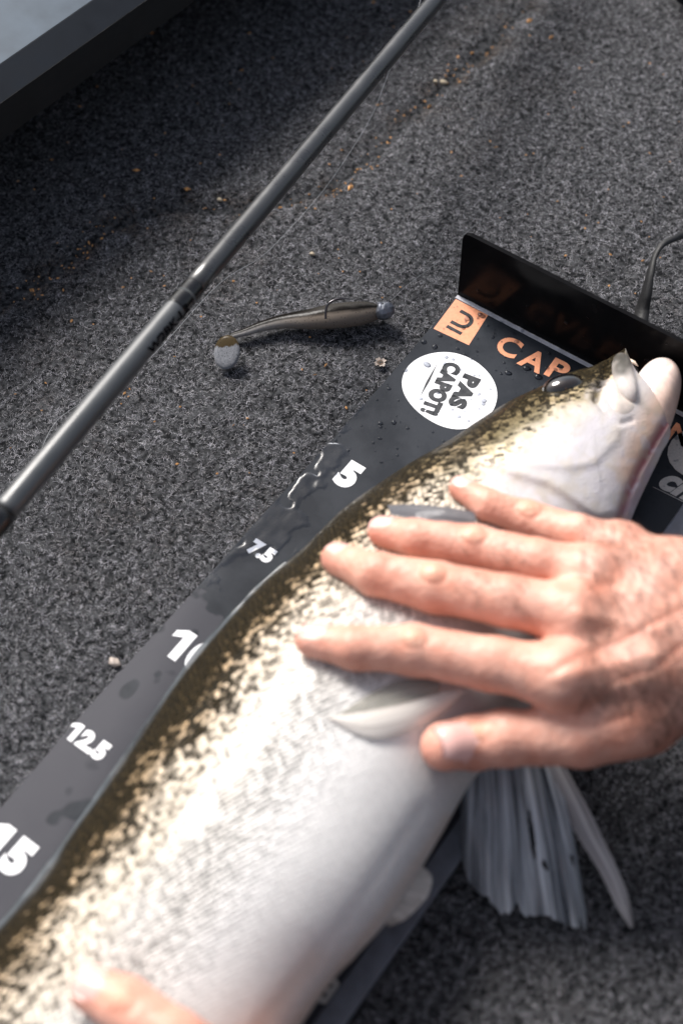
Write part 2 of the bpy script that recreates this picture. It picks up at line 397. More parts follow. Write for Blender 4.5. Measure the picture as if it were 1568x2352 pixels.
# ------------------------------------------------------------------ side shelf of the boat, upper left
def prism(profile, y0, y1, skew, name, mat, parent):
    """profile: (x,z) list; extruded along y, x sheared by skew"""
    bm = bmesh.new(); a = [bm.verts.new((x + skew * y0, y0, z)) for x, z in profile]; b_ = [bm.verts.new((x + skew * y1, y1, z)) for x, z in profile]
    n = len(profile)
    for k in range(n): bm.faces.new((a[k], a[(k + 1) % n], b_[(k + 1) % n], b_[k]))
    bm.faces.new(a[::-1]); bm.faces.new(b_)
    return bm_obj(name, bm, mat, parent)
H0 = 6.0
pa, pb = at(450, 0, H0), at(0, 325, H0); sk = (pa[0] - pb[0]) / (pa[1] - pb[1]); xl = pa[0] - sk * pa[1]
def solve_h(p1, xt):
    best = min(np.arange(H0, H0 + 9, .02), key=lambda h: abs(at(*p1, h)[0] - sk * at(*p1, h)[1] - xt)); return best
h1 = solve_h((100, 168), xl); x2 = xl - 1.7; h2 = solve_h((100, 80), x2)
shelf = thing('boat_gunwale', 'grey painted gunwale shelf with black lip in the upper left corner', 'boat gunwale', (xl, 0, 0))
put(prism([(xl, H0), (xl, h1), (xl - 2.6, h1), (xl - 2.6, H0)], -90, 85, sk, 'black_lip', MAT['black'], None), shelf)  # near-black face below the bevel
put(prism([(xl - .02, h1 + .01), (x2, h2), (x2 - 1.5, h2 + .0), (x2 - 1.5, h1 + .01)], -90, 85, sk, 'bevel', MAT['alu_dark'], None), shelf)
put(prism([(x2 - .05, h2 + .02), (x2 - 7, h2 + 1.1), (x2 - 26, h2 + 1.8), (x2 - 26, h2 - 2), (x2 - .4, h2 - .6)], -90, 85, sk, 'shelf_top', MAT['alu'], None), shelf)
put(prism([(x2 - 24, -.4), (x2 - 24, h2 - 1.9), (x2 - 26, h2 - 1.9), (x2 - 26, -.4)], -90, 85, sk, 'hull_side', MAT['alu_dark'], None), shelf)

# ------------------------------------------------------------------ measuring board
BW = 18.35; BL = 92.0
board = thing('measuring_board', 'dark wet fish measuring board with orange logo and white numbers', 'measuring board', (0, 0, 0))
bm = bmesh.new()
xs = [-.02, 0, BW]; n = 60
vt = []
for j in range(n + 1):
    y = -BL * j / n
    wob = .16 * math.sin(min(1, -y / 18) * math.pi) * (1 if -y < 18 else 0) - .10 * math.exp(-((-y - 31) / 5) ** 2)
    row = [bm.verts.new((wob, y, .0)), bm.verts.new((wob + .04, y, .18)), bm.verts.new((BW - 1.15, y, .18)), bm.verts.new((BW - 1.15, y, -.02))]
    vt.append(row)
for j in range(n):
    for k in range(3): bm.faces.new((vt[j][k], vt[j][k + 1], vt[j + 1][k + 1], vt[j + 1][k]))
bm.faces.new(vt[0]); bm.faces.new(vt[n][::-1])
bm_obj('base_panel', bm, MAT['board'], board)
ZB = .18
def rbox(x0, x1, y0, y1, z0, z1, name, mat, parent, bev=.05):
    bm = bmesh.new(); bmesh.ops.create_cube(bm, size=1)
    bmesh.ops.scale(bm, vec=(x1 - x0, y1 - y0, z1 - z0), verts=bm.verts); bmesh.ops.translate(bm, vec=((x0 + x1) / 2, (y0 + y1) / 2, (z0 + z1) / 2), verts=bm.verts)
    if bev: bmesh.ops.bevel(bm, geom=bm.edges[:], offset=bev, segments=2, affect='EDGES', profile=.5)
    return bm_obj(name, bm, mat, parent)
rbox(BW - 1.14, BW, -BL, 0, -.02, .30, 'edge_strip', MAT['edge'], board, .08)
# stop plate: rounded corners, leaning slightly back
def plate():
    bm = bmesh.new(); hgt = 4.9; r = .45; pts = [(0, 0), (BW, 0)]
    for k in range(7): a_ = k / 6 * math.pi / 2; pts.append((BW - r + r * math.cos(a_), hgt - r + r * math.sin(a_)))
    for k in range(7): a_ = math.pi / 2 + k / 6 * math.pi / 2; pts.append((r + r * math.cos(a_), hgt - r + r * math.sin(a_)))
    f = [bm.verts.new((x, .02 + .03 * z, z + .19)) for x, z in pts]; g = [bm.verts.new((x, .26 + .03 * z, z + .19)) for x, z in pts]
    fa = bm.faces.new(f); bm.faces.new(g[::-1])
    for k in range(len(pts)): bm.faces.new((f[k], g[k], g[(k + 1) % len(pts)], f[(k + 1) % len(pts)]))
    bmesh.ops.bevel(bm, geom=[e for e in bm.edges if len(e.link_faces) == 2 and any(len(q.verts) > 6 for q in e.link_faces)], offset=.03, segments=2, affect='EDGES')
    return bm_obj('stop_plate', bm, MAT['plate'], board)
plate()
rbox(.02, BW - 1.2, -.24, .01, ZB - .02, ZB + .035, 'fold_highlight', MAT['fold'], board, .015)  # pale strip standing for the light caught along the fold
# flat print
def flat(name, pts, z, mat, parent=board, th=.006):
    bm = bmesh.new(); v = [bm.verts.new((p[0], p[1], z)) for p in pts]
    f = bm.faces.new(v); r = bmesh.ops.extrude_face_region(bm, geom=[f])
    bmesh.ops.translate(bm, vec=(0, 0, th), verts=[e for e in r['geom'] if isinstance(e, bmesh.types.BMVert)])
    bmesh.ops.triangulate(bm, faces=[q for q in bm.faces if len(q.verts) > 4])
    return bm_obj(name, bm, mat, parent)
sqp = [at(1046, 687, ZB), at(1120, 724, ZB), at(1076, 793, ZB), at(995, 755, ZB)]
sx0, sx1 = .2, 2.32; sy0, sy1 = -.26, -2.62
S4 = np.array([[.22, -.26], [2.24, -.26], [2.42, -2.56], [.22, -2.62]])
logo = flat('logo_square', [(p[0], p[1]) for p in sqp], ZB + .004, MAT['orange'])
C0 = np.mean(np.array(sqp)[:, :2], 0)
def stroke(path, wd):
    P = np.asarray(path, float); T = np.gradient(P, axis=0); T /= np.linalg.norm(T, axis=1)[:, None]
    Nn = np.stack([-T[:, 1], T[:, 0]], 1); return list(P + Nn * wd / 2) + list((P - Nn * wd / 2)[::-1])
arc = [(-.50, .62), (-.1, .62)] + [(.0 + .47 * math.cos(a_), .15 + .47 * math.sin(a_)) for a_ in np.linspace(math.pi / 2, -math.pi / 2, 14)] + [(-.1, -.32), (-.50, -.32)]
flat('logo_arch', [C0 + np.array(p) for p in stroke(arc, .235)], ZB + .014, MAT['ink'], logo)
flat('logo_bar', [C0 + np.array(p) for p in [(-.5, -.62), (.48, -.62), (.48, -.84), (-.5, -.84)]], ZB + .014, MAT['ink'], logo)
# round sticker
cc = np.array([3.28, -5.75]); RS = 2.6
spts = np.array([at(*p, ZB)[:2] for p in [(922, 885), (930, 850), (955, 825), (990, 812), (1030, 809), (1075, 822), (1112, 848), (1136, 882), (1141, 912), (1130, 945), (1100, 975), (1060, 987), (1020, 981), (980, 960), (945, 930)]])
cc = spts.mean(0)
cl = catmull(np.vstack([spts[-1:], spts, spts[:2]]), 18 * 5 + 1)
aa = np.arctan2(spts[:, 1] - cc[1], spts[:, 0] - cc[0]); rr_ = np.linalg.norm(spts - cc, axis=1)
o_ = np.argsort(aa); th_ = np.linspace(-np.pi, np.pi, 72, endpoint=False)
rad_ = np.interp(th_, np.r_[aa[o_] - 2 * np.pi, aa[o_], aa[o_] + 2 * np.pi], np.r_[rr_[o_], rr_[o_], rr_[o_]])
for _ in range(6): rad_ = .5 * rad_ + .25 * np.roll(rad_, 1) + .25 * np.roll(rad_, -1)
sticker = flat('round_sticker', [cc + rad_[k] * np.array([math.cos(th_[k]), math.sin(th_[k])]) for k in range(72)], ZB + .004, MAT['white'])
def text(s, ctr, h, mat, rot=0.0, bold=.03, shear=0, parent=board, z=ZB + .014, wscale=1.0, width=None, name='lettering'):
    cu = bpy.data.curves.new('t', 'FONT'); cu.body = s; cu.size = 1; cu.offset = bold; cu.shear = shear; cu.extrude = .003; cu.resolution_u = 5; cu.space_character = 1.06
    o = bpy.data.objects.new('t', cu); COL.objects.link(o)
    dg = bpy.context.evaluated_depsgraph_get(); dg.update()
    me = bpy.data.meshes.new_from_object(o.evaluated_get(dg)); bpy.data.objects.remove(o); bpy.data.curves.remove(cu)
    V = np.zeros(len(me.vertices) * 3, np.float32); me.vertices.foreach_get('co', V); V = V.reshape(-1, 3)
    lo, hi = V.min(0), V.max(0); V[:, :2] -= (lo[:2] + hi[:2]) / 2
    k = h / (hi[1] - lo[1]); V[:, 1] *= k; V[:, 0] *= (width / (hi[0] - lo[0])) if width else k * wscale
    V[:, 2] = (V[:, 2] + .003) * 1.0
    c, s_ = math.cos(rot), math.sin(rot)
    W = np.column_stack([V[:, 0] * c - V[:, 1] * s_ + ctr[0], V[:, 0] * s_ + V[:, 1] * c + ctr[1], V[:, 2] + z]) * CM
    me.vertices.foreach_set('co', W.astype(np.float32).ravel()); me.materials.clear(); me.materials.append(mat); me.update()
    ob = bpy.data.objects.new(name, me); COL.objects.link(ob); ob.parent = parent
    if s[0] == '1':
        xl_ = ctr[0] + V[:, 0].min(); yt = ctr[1] + V[:, 1].max()
        flat('numeral_flag', [(xl_ + .02, yt), (xl_ - .30 * h, yt - .20 * h), (xl_ - .30 * h, yt - .42 * h), (xl_ + .02, yt - .27 * h)], z, mat, ob)
    return ob
def dirang(p, q):
    a_, b_ = at(*p, ZB), at(*q, ZB); return math.atan2(b_[1] - a_[1], b_[0] - a_[0])
text('PAS', at(1065, 900, ZB), 1.02, MAT['ink'], dirang((1073, 875), (1046, 922)), .075, parent=sticker, width=2.35)
text('CAPOT!', at(1013, 892, ZB), 1.02, MAT['ink'], dirang((1041, 833), (980, 951)), .075, parent=sticker, width=3.75)
p0, p1 = at(1003, 836, ZB)[:2], at(964, 912, ZB)[:2]
dv_ = (p1 - p0); nv = np.array([-dv_[1], dv_[0]]) / np.linalg.norm(dv_)
flat('swoosh', [p0, p0 + dv_ * .5 + nv * .075, p1, p0 + dv_ * .55 - nv * .075], ZB + .014, MAT['ink'], sticker)
# brand word in orange, letter by letter along the head of the board
for ch, p, wd in (('C', (1168, 797), 1.28), ('A', (1225, 828), 1.42), ('P', (1281, 850), 1.08), ('E', (1337, 880), 1.0)):
    text(ch, at(*p, ZB), 1.38, MAT['orange'], dirang((1166, 797), (1279, 851)), .03, width=wd)
xc = at(1335, 880, ZB)
for k, ch in enumerate('RLAN'):
    xx = [10.0, 11.45, 12.85, 15.0][k]
    text(ch, (xx, xc[1] + .0), 1.22, MAT['orange'], 0, .03, width=[1.0, .85, 1.25, 1.15][k])
# scale numbers
for s, p, h in (('5', (801, 1091), 1.72), ('7.5', (601, 1267), .92), ('10', (446, 1502), 1.75), ('12.5', (207, 1706), 1.0), ('15', (26, 1957), 1.8)):
    text(s, at(*p, ZB), h, MAT['white'], 0, .07)
for k in range(2):
    y = -(17.5 + 2.5 * k) * 2.54 - .7; text(('17.5', '20')[k], (1.6, y), (.82, 1.4)[k], MAT['white'], 0, .05)
text('0', at(1606, 1045, ZB), 3.3, MAT['cream'], 0, .06, width=3.3)
text('cm', at(1566, 1125, ZB), 1.15, MAT['cream'], dirang((1535, 1105), (1568, 1122)) * .6, .05, shear=.35, width=2.4)
text('35', at(772, 2290, ZB), 1.2, MAT['cream'], 0, .05)
q0, q1 = at(1498, 1092 + 26, ZB)[:2], at(1568, 1152, ZB)[:2]
flat('scale_tick', [q0, q1, q1 + np.array([.015, -.045]), q0 + np.array([.015, -.02])], ZB + .014, MAT['cream'])

# ------------------------------------------------------------------ FISH
Lp = [(1428, 808), (1395, 825), (1350, 848), (1290, 866), (1230, 897), (1160, 930), (1090, 975), (1020, 1022), (940, 1068), (860, 1120), (780, 1178), (700, 1258), (600, 1345), (500, 1455), (410, 1565), (325, 1690), (240, 1815), (160, 1925), (80, 2045)]
Rp = [(1437, 824), (1472, 900), (1536, 985), (1518, 1040), (1492, 1095), (1464, 1155), (1440, 1212), (1400, 1290), (1355, 1370), (1310, 1450), (1265, 1535), (1215, 1625), (1150, 1715), (1078, 1802), (1019, 1905), (960, 2005), (894, 2108), (820, 2192), (738, 2285)]
bb = [.55, 1.2, 1.9, 2.35, 2.7, 3.0, 3.2, 3.4, 3.6, 3.8, 3.95, 4.05, 4.15, 4.2, 4.2, 4.2, 4.15, 4.1, 4.0]
zz = [3.0, 3.1, 3.2, 3.3, 3.4, 3.5, 3.6, 3.7, 3.8, 3.95, 4.05, 4.15, 4.22, 4.28, 4.28, 4.25, 4.2, 4.15, 4.05]
Lw = [at(*p, z)[:2] for p, z in zip(Lp, zz)]; Rw = [at(*p, z)[:2] for p, z in zip(Rp, zz)]
for y, wl, b_ in ((-44, 6.2, 3.7), (-52, 5.3, 3.1), (-60, 4.0, 2.4), (-67, 2.9, 1.6), (-72, 2.3, 1.0), (-74, 2.3, .7)):
    Lw.append(np.array([11.4 - wl, y - 1.5])); Rw.append(np.array([11.4 + wl, y + 1.5])); bb.append(b_); zz.append(b_ + .05)
NS = 560; NT = 132
L = catmull(Lw, NS); R = catmull(Rw, NS); B = catmull(np.array(bb)[:, None], NS)[:, 0]; ZC = catmull(np.array(zz)[:, None], NS)[:, 0]
th = np.linspace(0, 2 * np.pi, 2 * NT, endpoint=False)       # 0 = dorsal edge, pi = belly edge, upper side first
u = -np.cos(th)
prof = np.where(u < 0, (1 - np.abs(u) ** 1.75) ** .72, (1 - np.abs(u) ** 2.3) ** .60) * np.where(np.sin(th) >= 0, 1, -1)
prof[0] = 0; prof[NT] = 0
V = np.zeros((NS, 2 * NT, 3))
mid = (L + R) / 2; half = (R - L) / 2
V[:, :, :2] = mid[:, None] + half[:, None] * u[None, :, None]
V[:, :, 2] = ZC[:, None] + B[:, None] * prof[None]
V[:, :, 2] = np.maximum(V[:, :, 2], .24 + .02 * np.abs(u)[None])
ctr_s = np.r_[0, np.cumsum(np.linalg.norm(np.diff(mid, axis=0), axis=1))]
flatV = V.reshape(-1, 3)
Q = pix(flatV)
upper = np.tile(np.sin(th) >= -1e-9, NS)
vfrac = np.tile((u + 1) / 2, NS)
svec = np.repeat(ctr_s, 2 * NT); wid = np.repeat(np.linalg.norm(half, axis=1) * 2, 2 * NT)
vcm = vfrac * wid
# relief on the upper side: gill cover, cheek, groove, corrugated belly
disp = np.zeros(len(flatV))
opercle = [(1010, 1015), (1060, 1042), (1120, 1065), (1180, 1085), (1260, 1110), (1320, 1150), (1370, 1185), (1420, 1175), (1455, 1120)]
preop = [(1085, 985), (1100, 1040), (1180, 1066), (1290, 1075), (1360, 1062), (1410, 1010), (1425, 950)]
groove = [(1399, 829), (1390, 860), (1373, 890), (1366, 915)]
groove2 = [(1366, 915), (1385, 945), (1420, 975), (1450, 965)]
branch = [(1090, 1075), (1200, 1120), (1300, 1185), (1390, 1205)]
def relief(pts, amp, wdt):
    dd, tt, sd = polydist(Q, pts); return amp * np.exp(-(dd / wdt) ** 2) * upper
def step(pts, amp, wdt, side):
    dd, tt, sd = polydist(Q, pts); fade = np.sin(np.clip(tt, .02, .98) * np.pi) ** .5
    return np.where(sd == side, amp * np.exp(-dd / wdt), amp * np.exp(-(dd / 11) ** 2)) * fade * upper
disp += step(opercle, .22, 48, -1)
disp += step(preop, .10, 40, -1) + .05 * (vnoise(Q, 46, 31) - .5) * upper * sstep(17, 13, svec) + .02 * (vnoise(Q, 17, 32) - .5) * upper * sstep(17, 13, svec)
disp += relief(groove, -.22, 8) + relief(groove2, -.10, 7) + relief(branch, -.04, 10)
memb = [(1549, 905), (1536, 960), (1505, 1010), (1468, 1075), (1440, 1140), (1420, 1205)]
disp += relief(memb, -.20, 9) + relief([(1558, 930), (1530, 985), (1480, 1080), (1452, 1150), (1435, 1205)], .08, 6)
bell = [(1030, 1880), (960, 1980), (880, 2100), (790, 2215), (720, 2300), (640, 2400)]
disp += relief(bell, -.06, 14) + relief([(p[0] - 55, p[1] - 25) for p in bell], -.05, 18)
disp += .05 * (vnoise(flatV, 1.6, 9) - .5) * upper
flatV[:, 2] += disp
# pigment, with soft shading at the gill cover
olive = np.array([.008, .007, .005]); gold = np.array([.66, .47, .28]); silver = np.array([.80, .765, .72]); belly = np.array([.74, .725, .71]); cream = np.array([.82, .72, .59])
wob = .7 * (vnoise(np.column_stack([svec, vcm]), 2.2, 3) - .5) + .5 * (vnoise(np.column_stack([svec, vcm]), .6, 4) - .5)
# saddle blotches along the back
blot = vnoise(np.column_stack([svec, vcm * .5]), 3.2, 8)
vv_ = vcm + wob - .9 * (blot - .5)
col = np.tile(olive, (len(flatV), 1))
col = lerp(col, gold, sstep(.95, 2.2, vv_)); col = lerp(col, cream, sstep(2.0, 4.0, vv_)); col = lerp(col, silver, sstep(4.2, 6.6, vv_)); col = lerp(col, belly, sstep(6.0, 9.0, vcm))
speck = np.clip(1.30 - .265 * np.maximum(vv_ - .4, 0) ** .8, -.2, 1.1)
speck = np.where(vcm > 5.5, speck * np.clip(1 - (vcm - 5.5) / 6, 0, 1), speck)
scal = np.where(vcm < 6.5, 1, .12 + .88 * sstep(10.5, 6.5, vcm)) * sstep(13.0, 16.0, svec)
# head: paler cheek, soft shade painted along the opercle edge, dark snout and groove
head = sstep(17.0, 13.0, svec) * upper
crown = head * sstep(.40, .22, vfrac + .22 * (vnoise(Q, 40, 33) - .5)); col = lerp(col, np.array([.10, .082, .038]), crown * .8)
col = lerp(col, np.array([.035, .03, .018]), head * sstep(.16, .05, vfrac))
zone = head * sstep(.62, .30, vfrac + .2 * (vnoise(Q, 36, 61) - .5)) * (.35 + .65 * sstep(.35, .65, .5 * vnoise(Q, 14, 62) + .5 * vnoise(Q, 7, 63))); col = lerp(col, np.array([.44, .36, .17]), zone * .8 * (1 - crown))
cheek = head * sstep(.34, .56, vfrac + .10 * (vnoise(Q, 30, 34) - .5))
col = lerp(col, np.array([.52, .495, .505]), cheek * .9); speck = speck * (1 - cheek * .95)
speck = np.where(head > .5, np.clip(speck * .92, -.3, .92), speck)
g = lambda pts, wdt: np.exp(-(polydist(Q, pts)[0] / wdt) ** 2) * upper
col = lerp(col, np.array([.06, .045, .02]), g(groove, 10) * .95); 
col = lerp(col, np.array([.30, .24, .14]), g([(1415, 825), (1370, 855), (1330, 885)], 16) * .6)
col = lerp(col, np.array([.46, .38, .30]), g(opercle, 12) * .22); col = lerp(col, np.array([.45, .40, .34]), g([(p[0] - 6, p[1] + 22) for p in opercle], 14) * .2); col = lerp(col, np.array([.60, .50, .46]), g(preop, 12) * .12)  # soft shading along and below the gill cover, put into the colour
col = lerp(col, np.array([.74, .49, .35]), g([(1515, 930), (1475, 1010), (1445, 1085)], 34) * .8)
col = lerp(col, np.array([.30, .085, .10]), g(memb, 12) * .9)
col = lerp(col, np.array([.46, .36, .42]), g([(1490, 1085), (1455, 1150), (1425, 1215)], 16) * .7)
col = lerp(col, np.array([.70, .50, .36]), g(bell, 14) * .35); col = lerp(col, np.array([.72, .56, .44]), g([(p[0] - 70, p[1] - 10) for p in bell[3:]], 30) * .35)
col = lerp(col, np.array([.16, .13, .065]), g([(1350, 905), (1280, 935), (1210, 965), (1130, 1005)], 26) * (.4 + .6 * vnoise(Q, 9, 81)) * .75)
col = lerp(col, np.array([.055, .048, .035]), g([(1338, 880), (1362, 884), (1385, 872)], 9) * .8)
col = lerp(col, np.array([.10, .09, .065]), g([(1385, 830), (1415, 820), (1438, 816)], 15) * .9)
col = lerp(col, np.array([.50, .43, .33]), head * sstep(.50, .72, .5 * vnoise(Q, 22, 41) + .3 * vnoise(Q, 11, 43) + .2 * vnoise(Q, 5, 44)) * sstep(.3, .5, vfrac) * .35); col = lerp(col, np.array([.60, .57, .62]), head * sstep(.48, .7, .6 * vnoise(Q, 26, 42) + .4 * vnoise(Q, 12, 45)) * sstep(.3, .5, vfrac) * .4)
spot = g([(1395, 1100), (1400, 1120)], 12)
UV = np.column_stack([svec, vcm])
fish = thing('fish', 'large silver and olive fish lying on its side on the measuring board', 'fish', (11, -20, 0))
fb = mesh('body', flatV, gridfaces(NS, 2 * NT, True), MAT['fish'], col=col, uv=UV, extra={'speck': speck, 'scales': scal})
put(fb, fish)
bvh = BVHTree.FromPolygons([tuple(v) for v in flatV], [tuple(f) for f in gridfaces(NS, 2 * NT, True)])
def hit(px, py, lift=0.0, zf=3.0):
    """point on the fish under a photo position, raised towards the camera side"""
    dd = ray(px, py); r = bvh.ray_cast(Vector(CP), Vector(dd))
    if r[0] is None: return at(px, py, zf + lift)
    p = np.array(r[0]); return p - dd * (lift / max(.35, -dd[2]))
def patch(poly, lift, rings=14, seg=64, edge=-.12, name='patch', mat=None, parent=None, colf=None, zf=3.0, pw=2.0):
    """domed plate over the fish with the given outline"""
    P = np.array(poly, float); P = catmull(np.vstack([P, P[:1]]), seg + 1)[:-1]; c = P.mean(0)
    V = []; 
    for k in range(rings):
        f = 1 - k / rings
        for p in P: 
            q = c + (p - c) * f; V.append(hit(q[0], q[1], edge + (lift - edge) * (1 - f ** pw), zf))
    V.append(hit(c[0], c[1], lift, zf)); V = np.array(V)
    F = [tuple(f) for f in gridfaces(rings, seg, True)] + [((rings - 1) * seg + s, (rings - 1) * seg + (s + 1) % seg, rings * seg) for s in range(seg)]
    cols = colf(pix(V)) if colf else None
    return put(mesh(name, V, F, mat, col=cols), parent)
# upper jaw bone: rounded snout lip sweeping back beside the gape
def loft(name, st, mat, parent, colf, n=40, m=40):
    C = catmull([hit(p[0], p[1], p[2]) if p[2] < 1 else at(p[0], p[1], p[2]) for p in st], n); W_ = catmull(np.array([[p[3] / 50, p[4]] for p in st]), n)
    T = np.gradient(C, axis=0); T /= np.linalg.norm(T, axis=1)[:, None]; S_ = np.cross(np.array([0, 0, 1.0]), T); S_ /= np.linalg.norm(S_, axis=1)[:, None]
    a_ = np.linspace(0, 2 * np.pi, m, endpoint=False); cap_ = np.sqrt(np.clip(1 - (np.abs(np.linspace(-1, 1, n)) ** 4), 0.0004, 1))
    V = C[:, None] + S_[:, None] * (np.cos(a_)[None, :, None] * (W_[:, 0] * cap_)[:, None, None]) + np.array([0, 0, 1.0]) * (np.sin(a_)[None, :, None] * (W_[:, 1] * cap_)[:, None, None])
    V = V.reshape(-1, 3); F = [tuple(f) for f in gridfaces(n, m, True)] + [tuple(range(m))[::-1], tuple(range((n - 1) * m, n * m))]
    return put(mesh(name, V, F, mat, col=colf(pix(V))), parent)
def mx_col(Qm):
    c = np.tile(np.array([.60, .545, .51]), (len(Qm), 1)); f = np.exp(-(polydist(Qm, [(1408, 818), (1428, 813), (1441, 824), (1424, 846)])[0] / 22) ** 2)
    c = lerp(c, np.array([.06, .056, .048]), np.clip(f * 1.25, 0, 1) * (.85 + .15 * vnoise(Qm, 9, 3)))
    return lerp(c, np.array([.50, .40, .33]), np.exp(-(polydist(Qm, [(1470, 915), (1455, 935), (1430, 925)])[0] / 6) ** 2) * .5)
loft('upper_jaw', [(1426, 815, 4.0, 22, .5), (1427, 834, .12, 26, .5), (1430, 858, .14, 27, .46), (1436, 884, .12, 26, .42), (1447, 908, .08, 20, .34), (1456, 924, .02, 12, .2)], MAT['jaw'], fish, mx_col)
patch([(1392, 872), (1408, 880), (1430, 905), (1455, 924), (1468, 936), (1460, 952), (1436, 962), (1408, 952), (1390, 922), (1385, 892)], .16, name='cheek_plate', mat=MAT['jaw'], parent=fish, colf=lambda q: np.tile(np.array([.64, .56, .50]), (len(q), 1)), zf=3.1)
# lower jaw: rounded lobe in front of the gape, running back along the throat
jl = [(1506, 832), (1481, 845), (1461, 868), (1450, 896), (1446, 930), (1448, 962), (1458, 1000), (1470, 1030)]
jr = [(1524, 830), (1548, 845), (1561, 868), (1562, 895), (1556, 925), (1546, 960), (1532, 995), (1516, 1020)]
jb = [.25, .85, 1.25, 1.55, 1.75, 1.7, 1.2, .5]
JL = catmull([at(*p, 3.1)[:2] for p in jl], 60); JR = catmull([at(*p, 3.1)[:2] for p in jr], 60); JB = catmull(np.array(jb)[:, None], 60)[:, 0]
tt_ = np.linspace(0, 2 * np.pi, 56, endpoint=False); uu = -np.cos(tt_)
pj = (1 - np.abs(uu) ** 2.3) ** .55 * np.where(np.sin(tt_) >= 0, 1, -1)
JV = np.zeros((60, 56, 3)); JV[:, :, :2] = ((JL + JR) / 2)[:, None] + ((JR - JL) / 2)[:, None] * uu[None, :, None]; JV[:, :, 2] = 3.1 + JB[:, None] * pj[None]
JVf = JV.reshape(-1, 3); qj = pix(JVf)
lip = [(1500, 835), (1478, 852), (1468, 880), (1470, 905)]
JVf[:, 2] += np.where(JVf[:, 2] > 3.1, -.10 * np.exp(-(polydist(qj, [(1535, 838), (1505, 862), (1478, 893)])[0] / 5) ** 2), 0)
cj = np.tile(np.array([.70, .53, .46]), (len(JVf), 1))
cj = lerp(cj, np.array([.80, .74, .72]), np.exp(-(polydist(qj, [(1515, 838), (1480, 862), (1462, 890)])[0] / 20) ** 2))
cj = lerp(cj, np.array([.70, .48, .36]), np.exp(-(polydist(qj, [(1540, 905), (1515, 960), (1480, 1040)])[0] / 22) ** 2) * .6)
cj = lerp(cj, np.array([.55, .30, .24]), np.exp(-(polydist(qj, [(1535, 842), (1505, 862)])[0] / 4) ** 2) * .4)
F = [tuple(f) for f in gridfaces(60, 56, True)] + [tuple(range(56))[::-1], tuple(range(59 * 56, 60 * 56))]
lj = put(mesh('lower_jaw', JVf, F, MAT['jaw'], col=cj), fish)
# teeth
tb = at(1444, 829, 3.4); tp = at(1464, 841, 3.5)
v_, f_ = tube([tb, tb * .5 + tp * .5 + np.array([0, .03, .05]), tp], [.14, .10, .01], 10); put(mesh('tooth', v_, f_, MAT['tooth']), fish)
# throat interior, dark gape
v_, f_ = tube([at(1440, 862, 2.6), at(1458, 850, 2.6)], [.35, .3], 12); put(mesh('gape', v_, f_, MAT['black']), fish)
# eye
ec = hit(1292, 884, 0); 
bm = bmesh.new(); bmesh.ops.create_uvsphere(bm, u_segments=40, v_segments=24, radius=1)
me = bpy.data.meshes.new('eye'); bm.to_mesh(me); bm.free()
ev = np.array([v.co[:] for v in me.vertices]); ef = [tuple(p.vertices) for p in me.polygons]; bpy.data.meshes.remove(me)
ax = at(1335, 872, ec[2]) - at(1250, 895, ec[2]); ax[2] = 0; ax /= np.linalg.norm(ax)
nrm = np.array([-.62, .18, .76]); nrm -= ax * (nrm @ ax); nrm /= np.linalg.norm(nrm); by = np.cross(nrm, ax)
r2 = np.hypot(ev[:, 0], ev[:, 1])
ecol = np.where((r2 < .62)[:, None], np.array([.006, .006, .008]), np.where((r2 < .93)[:, None], np.array([.014, .009, .006]), np.array([.02, .018, .015])))
ecen = ec - nrm * .12
put(mesh('eye', ecen + ev[:, :1] * ax * 1.08 + ev[:, 1:2] * by * .80 + ev[:, 2:] * nrm * .62, ef, MAT['eye'], col=ecol), fish)
# brow ridge in front of / behind the eye
# fins
def fan(name, base, tips, mat, parent, nu=60, nv=40, zb=(3, 3), zt=(.6, .6), sag=0, ridges=0, hole=None, notch=None, th=.03, swap=False):
    if len(base[0]) == 3:
        Bp = catmull([hit(*p) for p in base], nu); Tp = catmull([hit(*p) for p in tips], nu)
    else: Bp = catmull([at(p[0], p[1], zb[0] + (zb[1] - zb[0]) * k / max(1, len(base) - 1)) for k, p in enumerate(base)], nu)
    if len(base[0]) != 3: Tp = catmull([at(p[0], p[1], zt[0] + (zt[1] - zt[0]) * k / max(1, len(tips) - 1)) for k, p in enumerate(tips)], nu)
    if notch is not None: Tp = Tp + (Bp - Tp) * notch(np.linspace(0, 1, nu))[:, None]
    s = np.linspace(0, 1, nv)[None, :, None]
    V = Bp[:, None] * (1 - s) + Tp[:, None] * s
    V[:, :, 2] += sag * np.sin(np.pi * np.linspace(0, 1, nv))[None] + (ridges and .09 * np.sin(np.linspace(0, ridges * 2 * np.pi, nu))[:, None] * np.linspace(.3, 1, nv)[None])
    V = V.reshape(-1, 3); V2 = V - np.array([0, 0, th])
    F = gridfaces(nu, nv); U, Wv = np.meshgrid(np.linspace(0, 1, nu), np.linspace(0, 1, nv), indexing='ij'); UV = np.column_stack([Wv.ravel(), U.ravel()] if swap else [U.ravel(), Wv.ravel()])
    if hole:
        c = UV[F].mean(1); keep = np.ones(len(F), bool)
        for (hu, hv, ru, rv) in hole: keep &= ((c[:, 0] - hu) / ru) ** 2 + ((c[:, 1] - hv) / rv) ** 2 > 1
        F = F[keep]
    return put(mesh(name, V, F, mat, uv=UV), parent)
def notches(t):
    return .030 * np.abs(np.sin(t * 37 + 3 * np.sin(t * 9))) * vnoise(t[:, None], .11, 5) + .03 * vnoise(t[:, None], .018, 6) + .05 * np.exp(-((t - .47) / .02) ** 2) + .09 * np.exp(-((t - .86) / .018) ** 2) + .02 * vnoise(t[:, None], .05, 3)
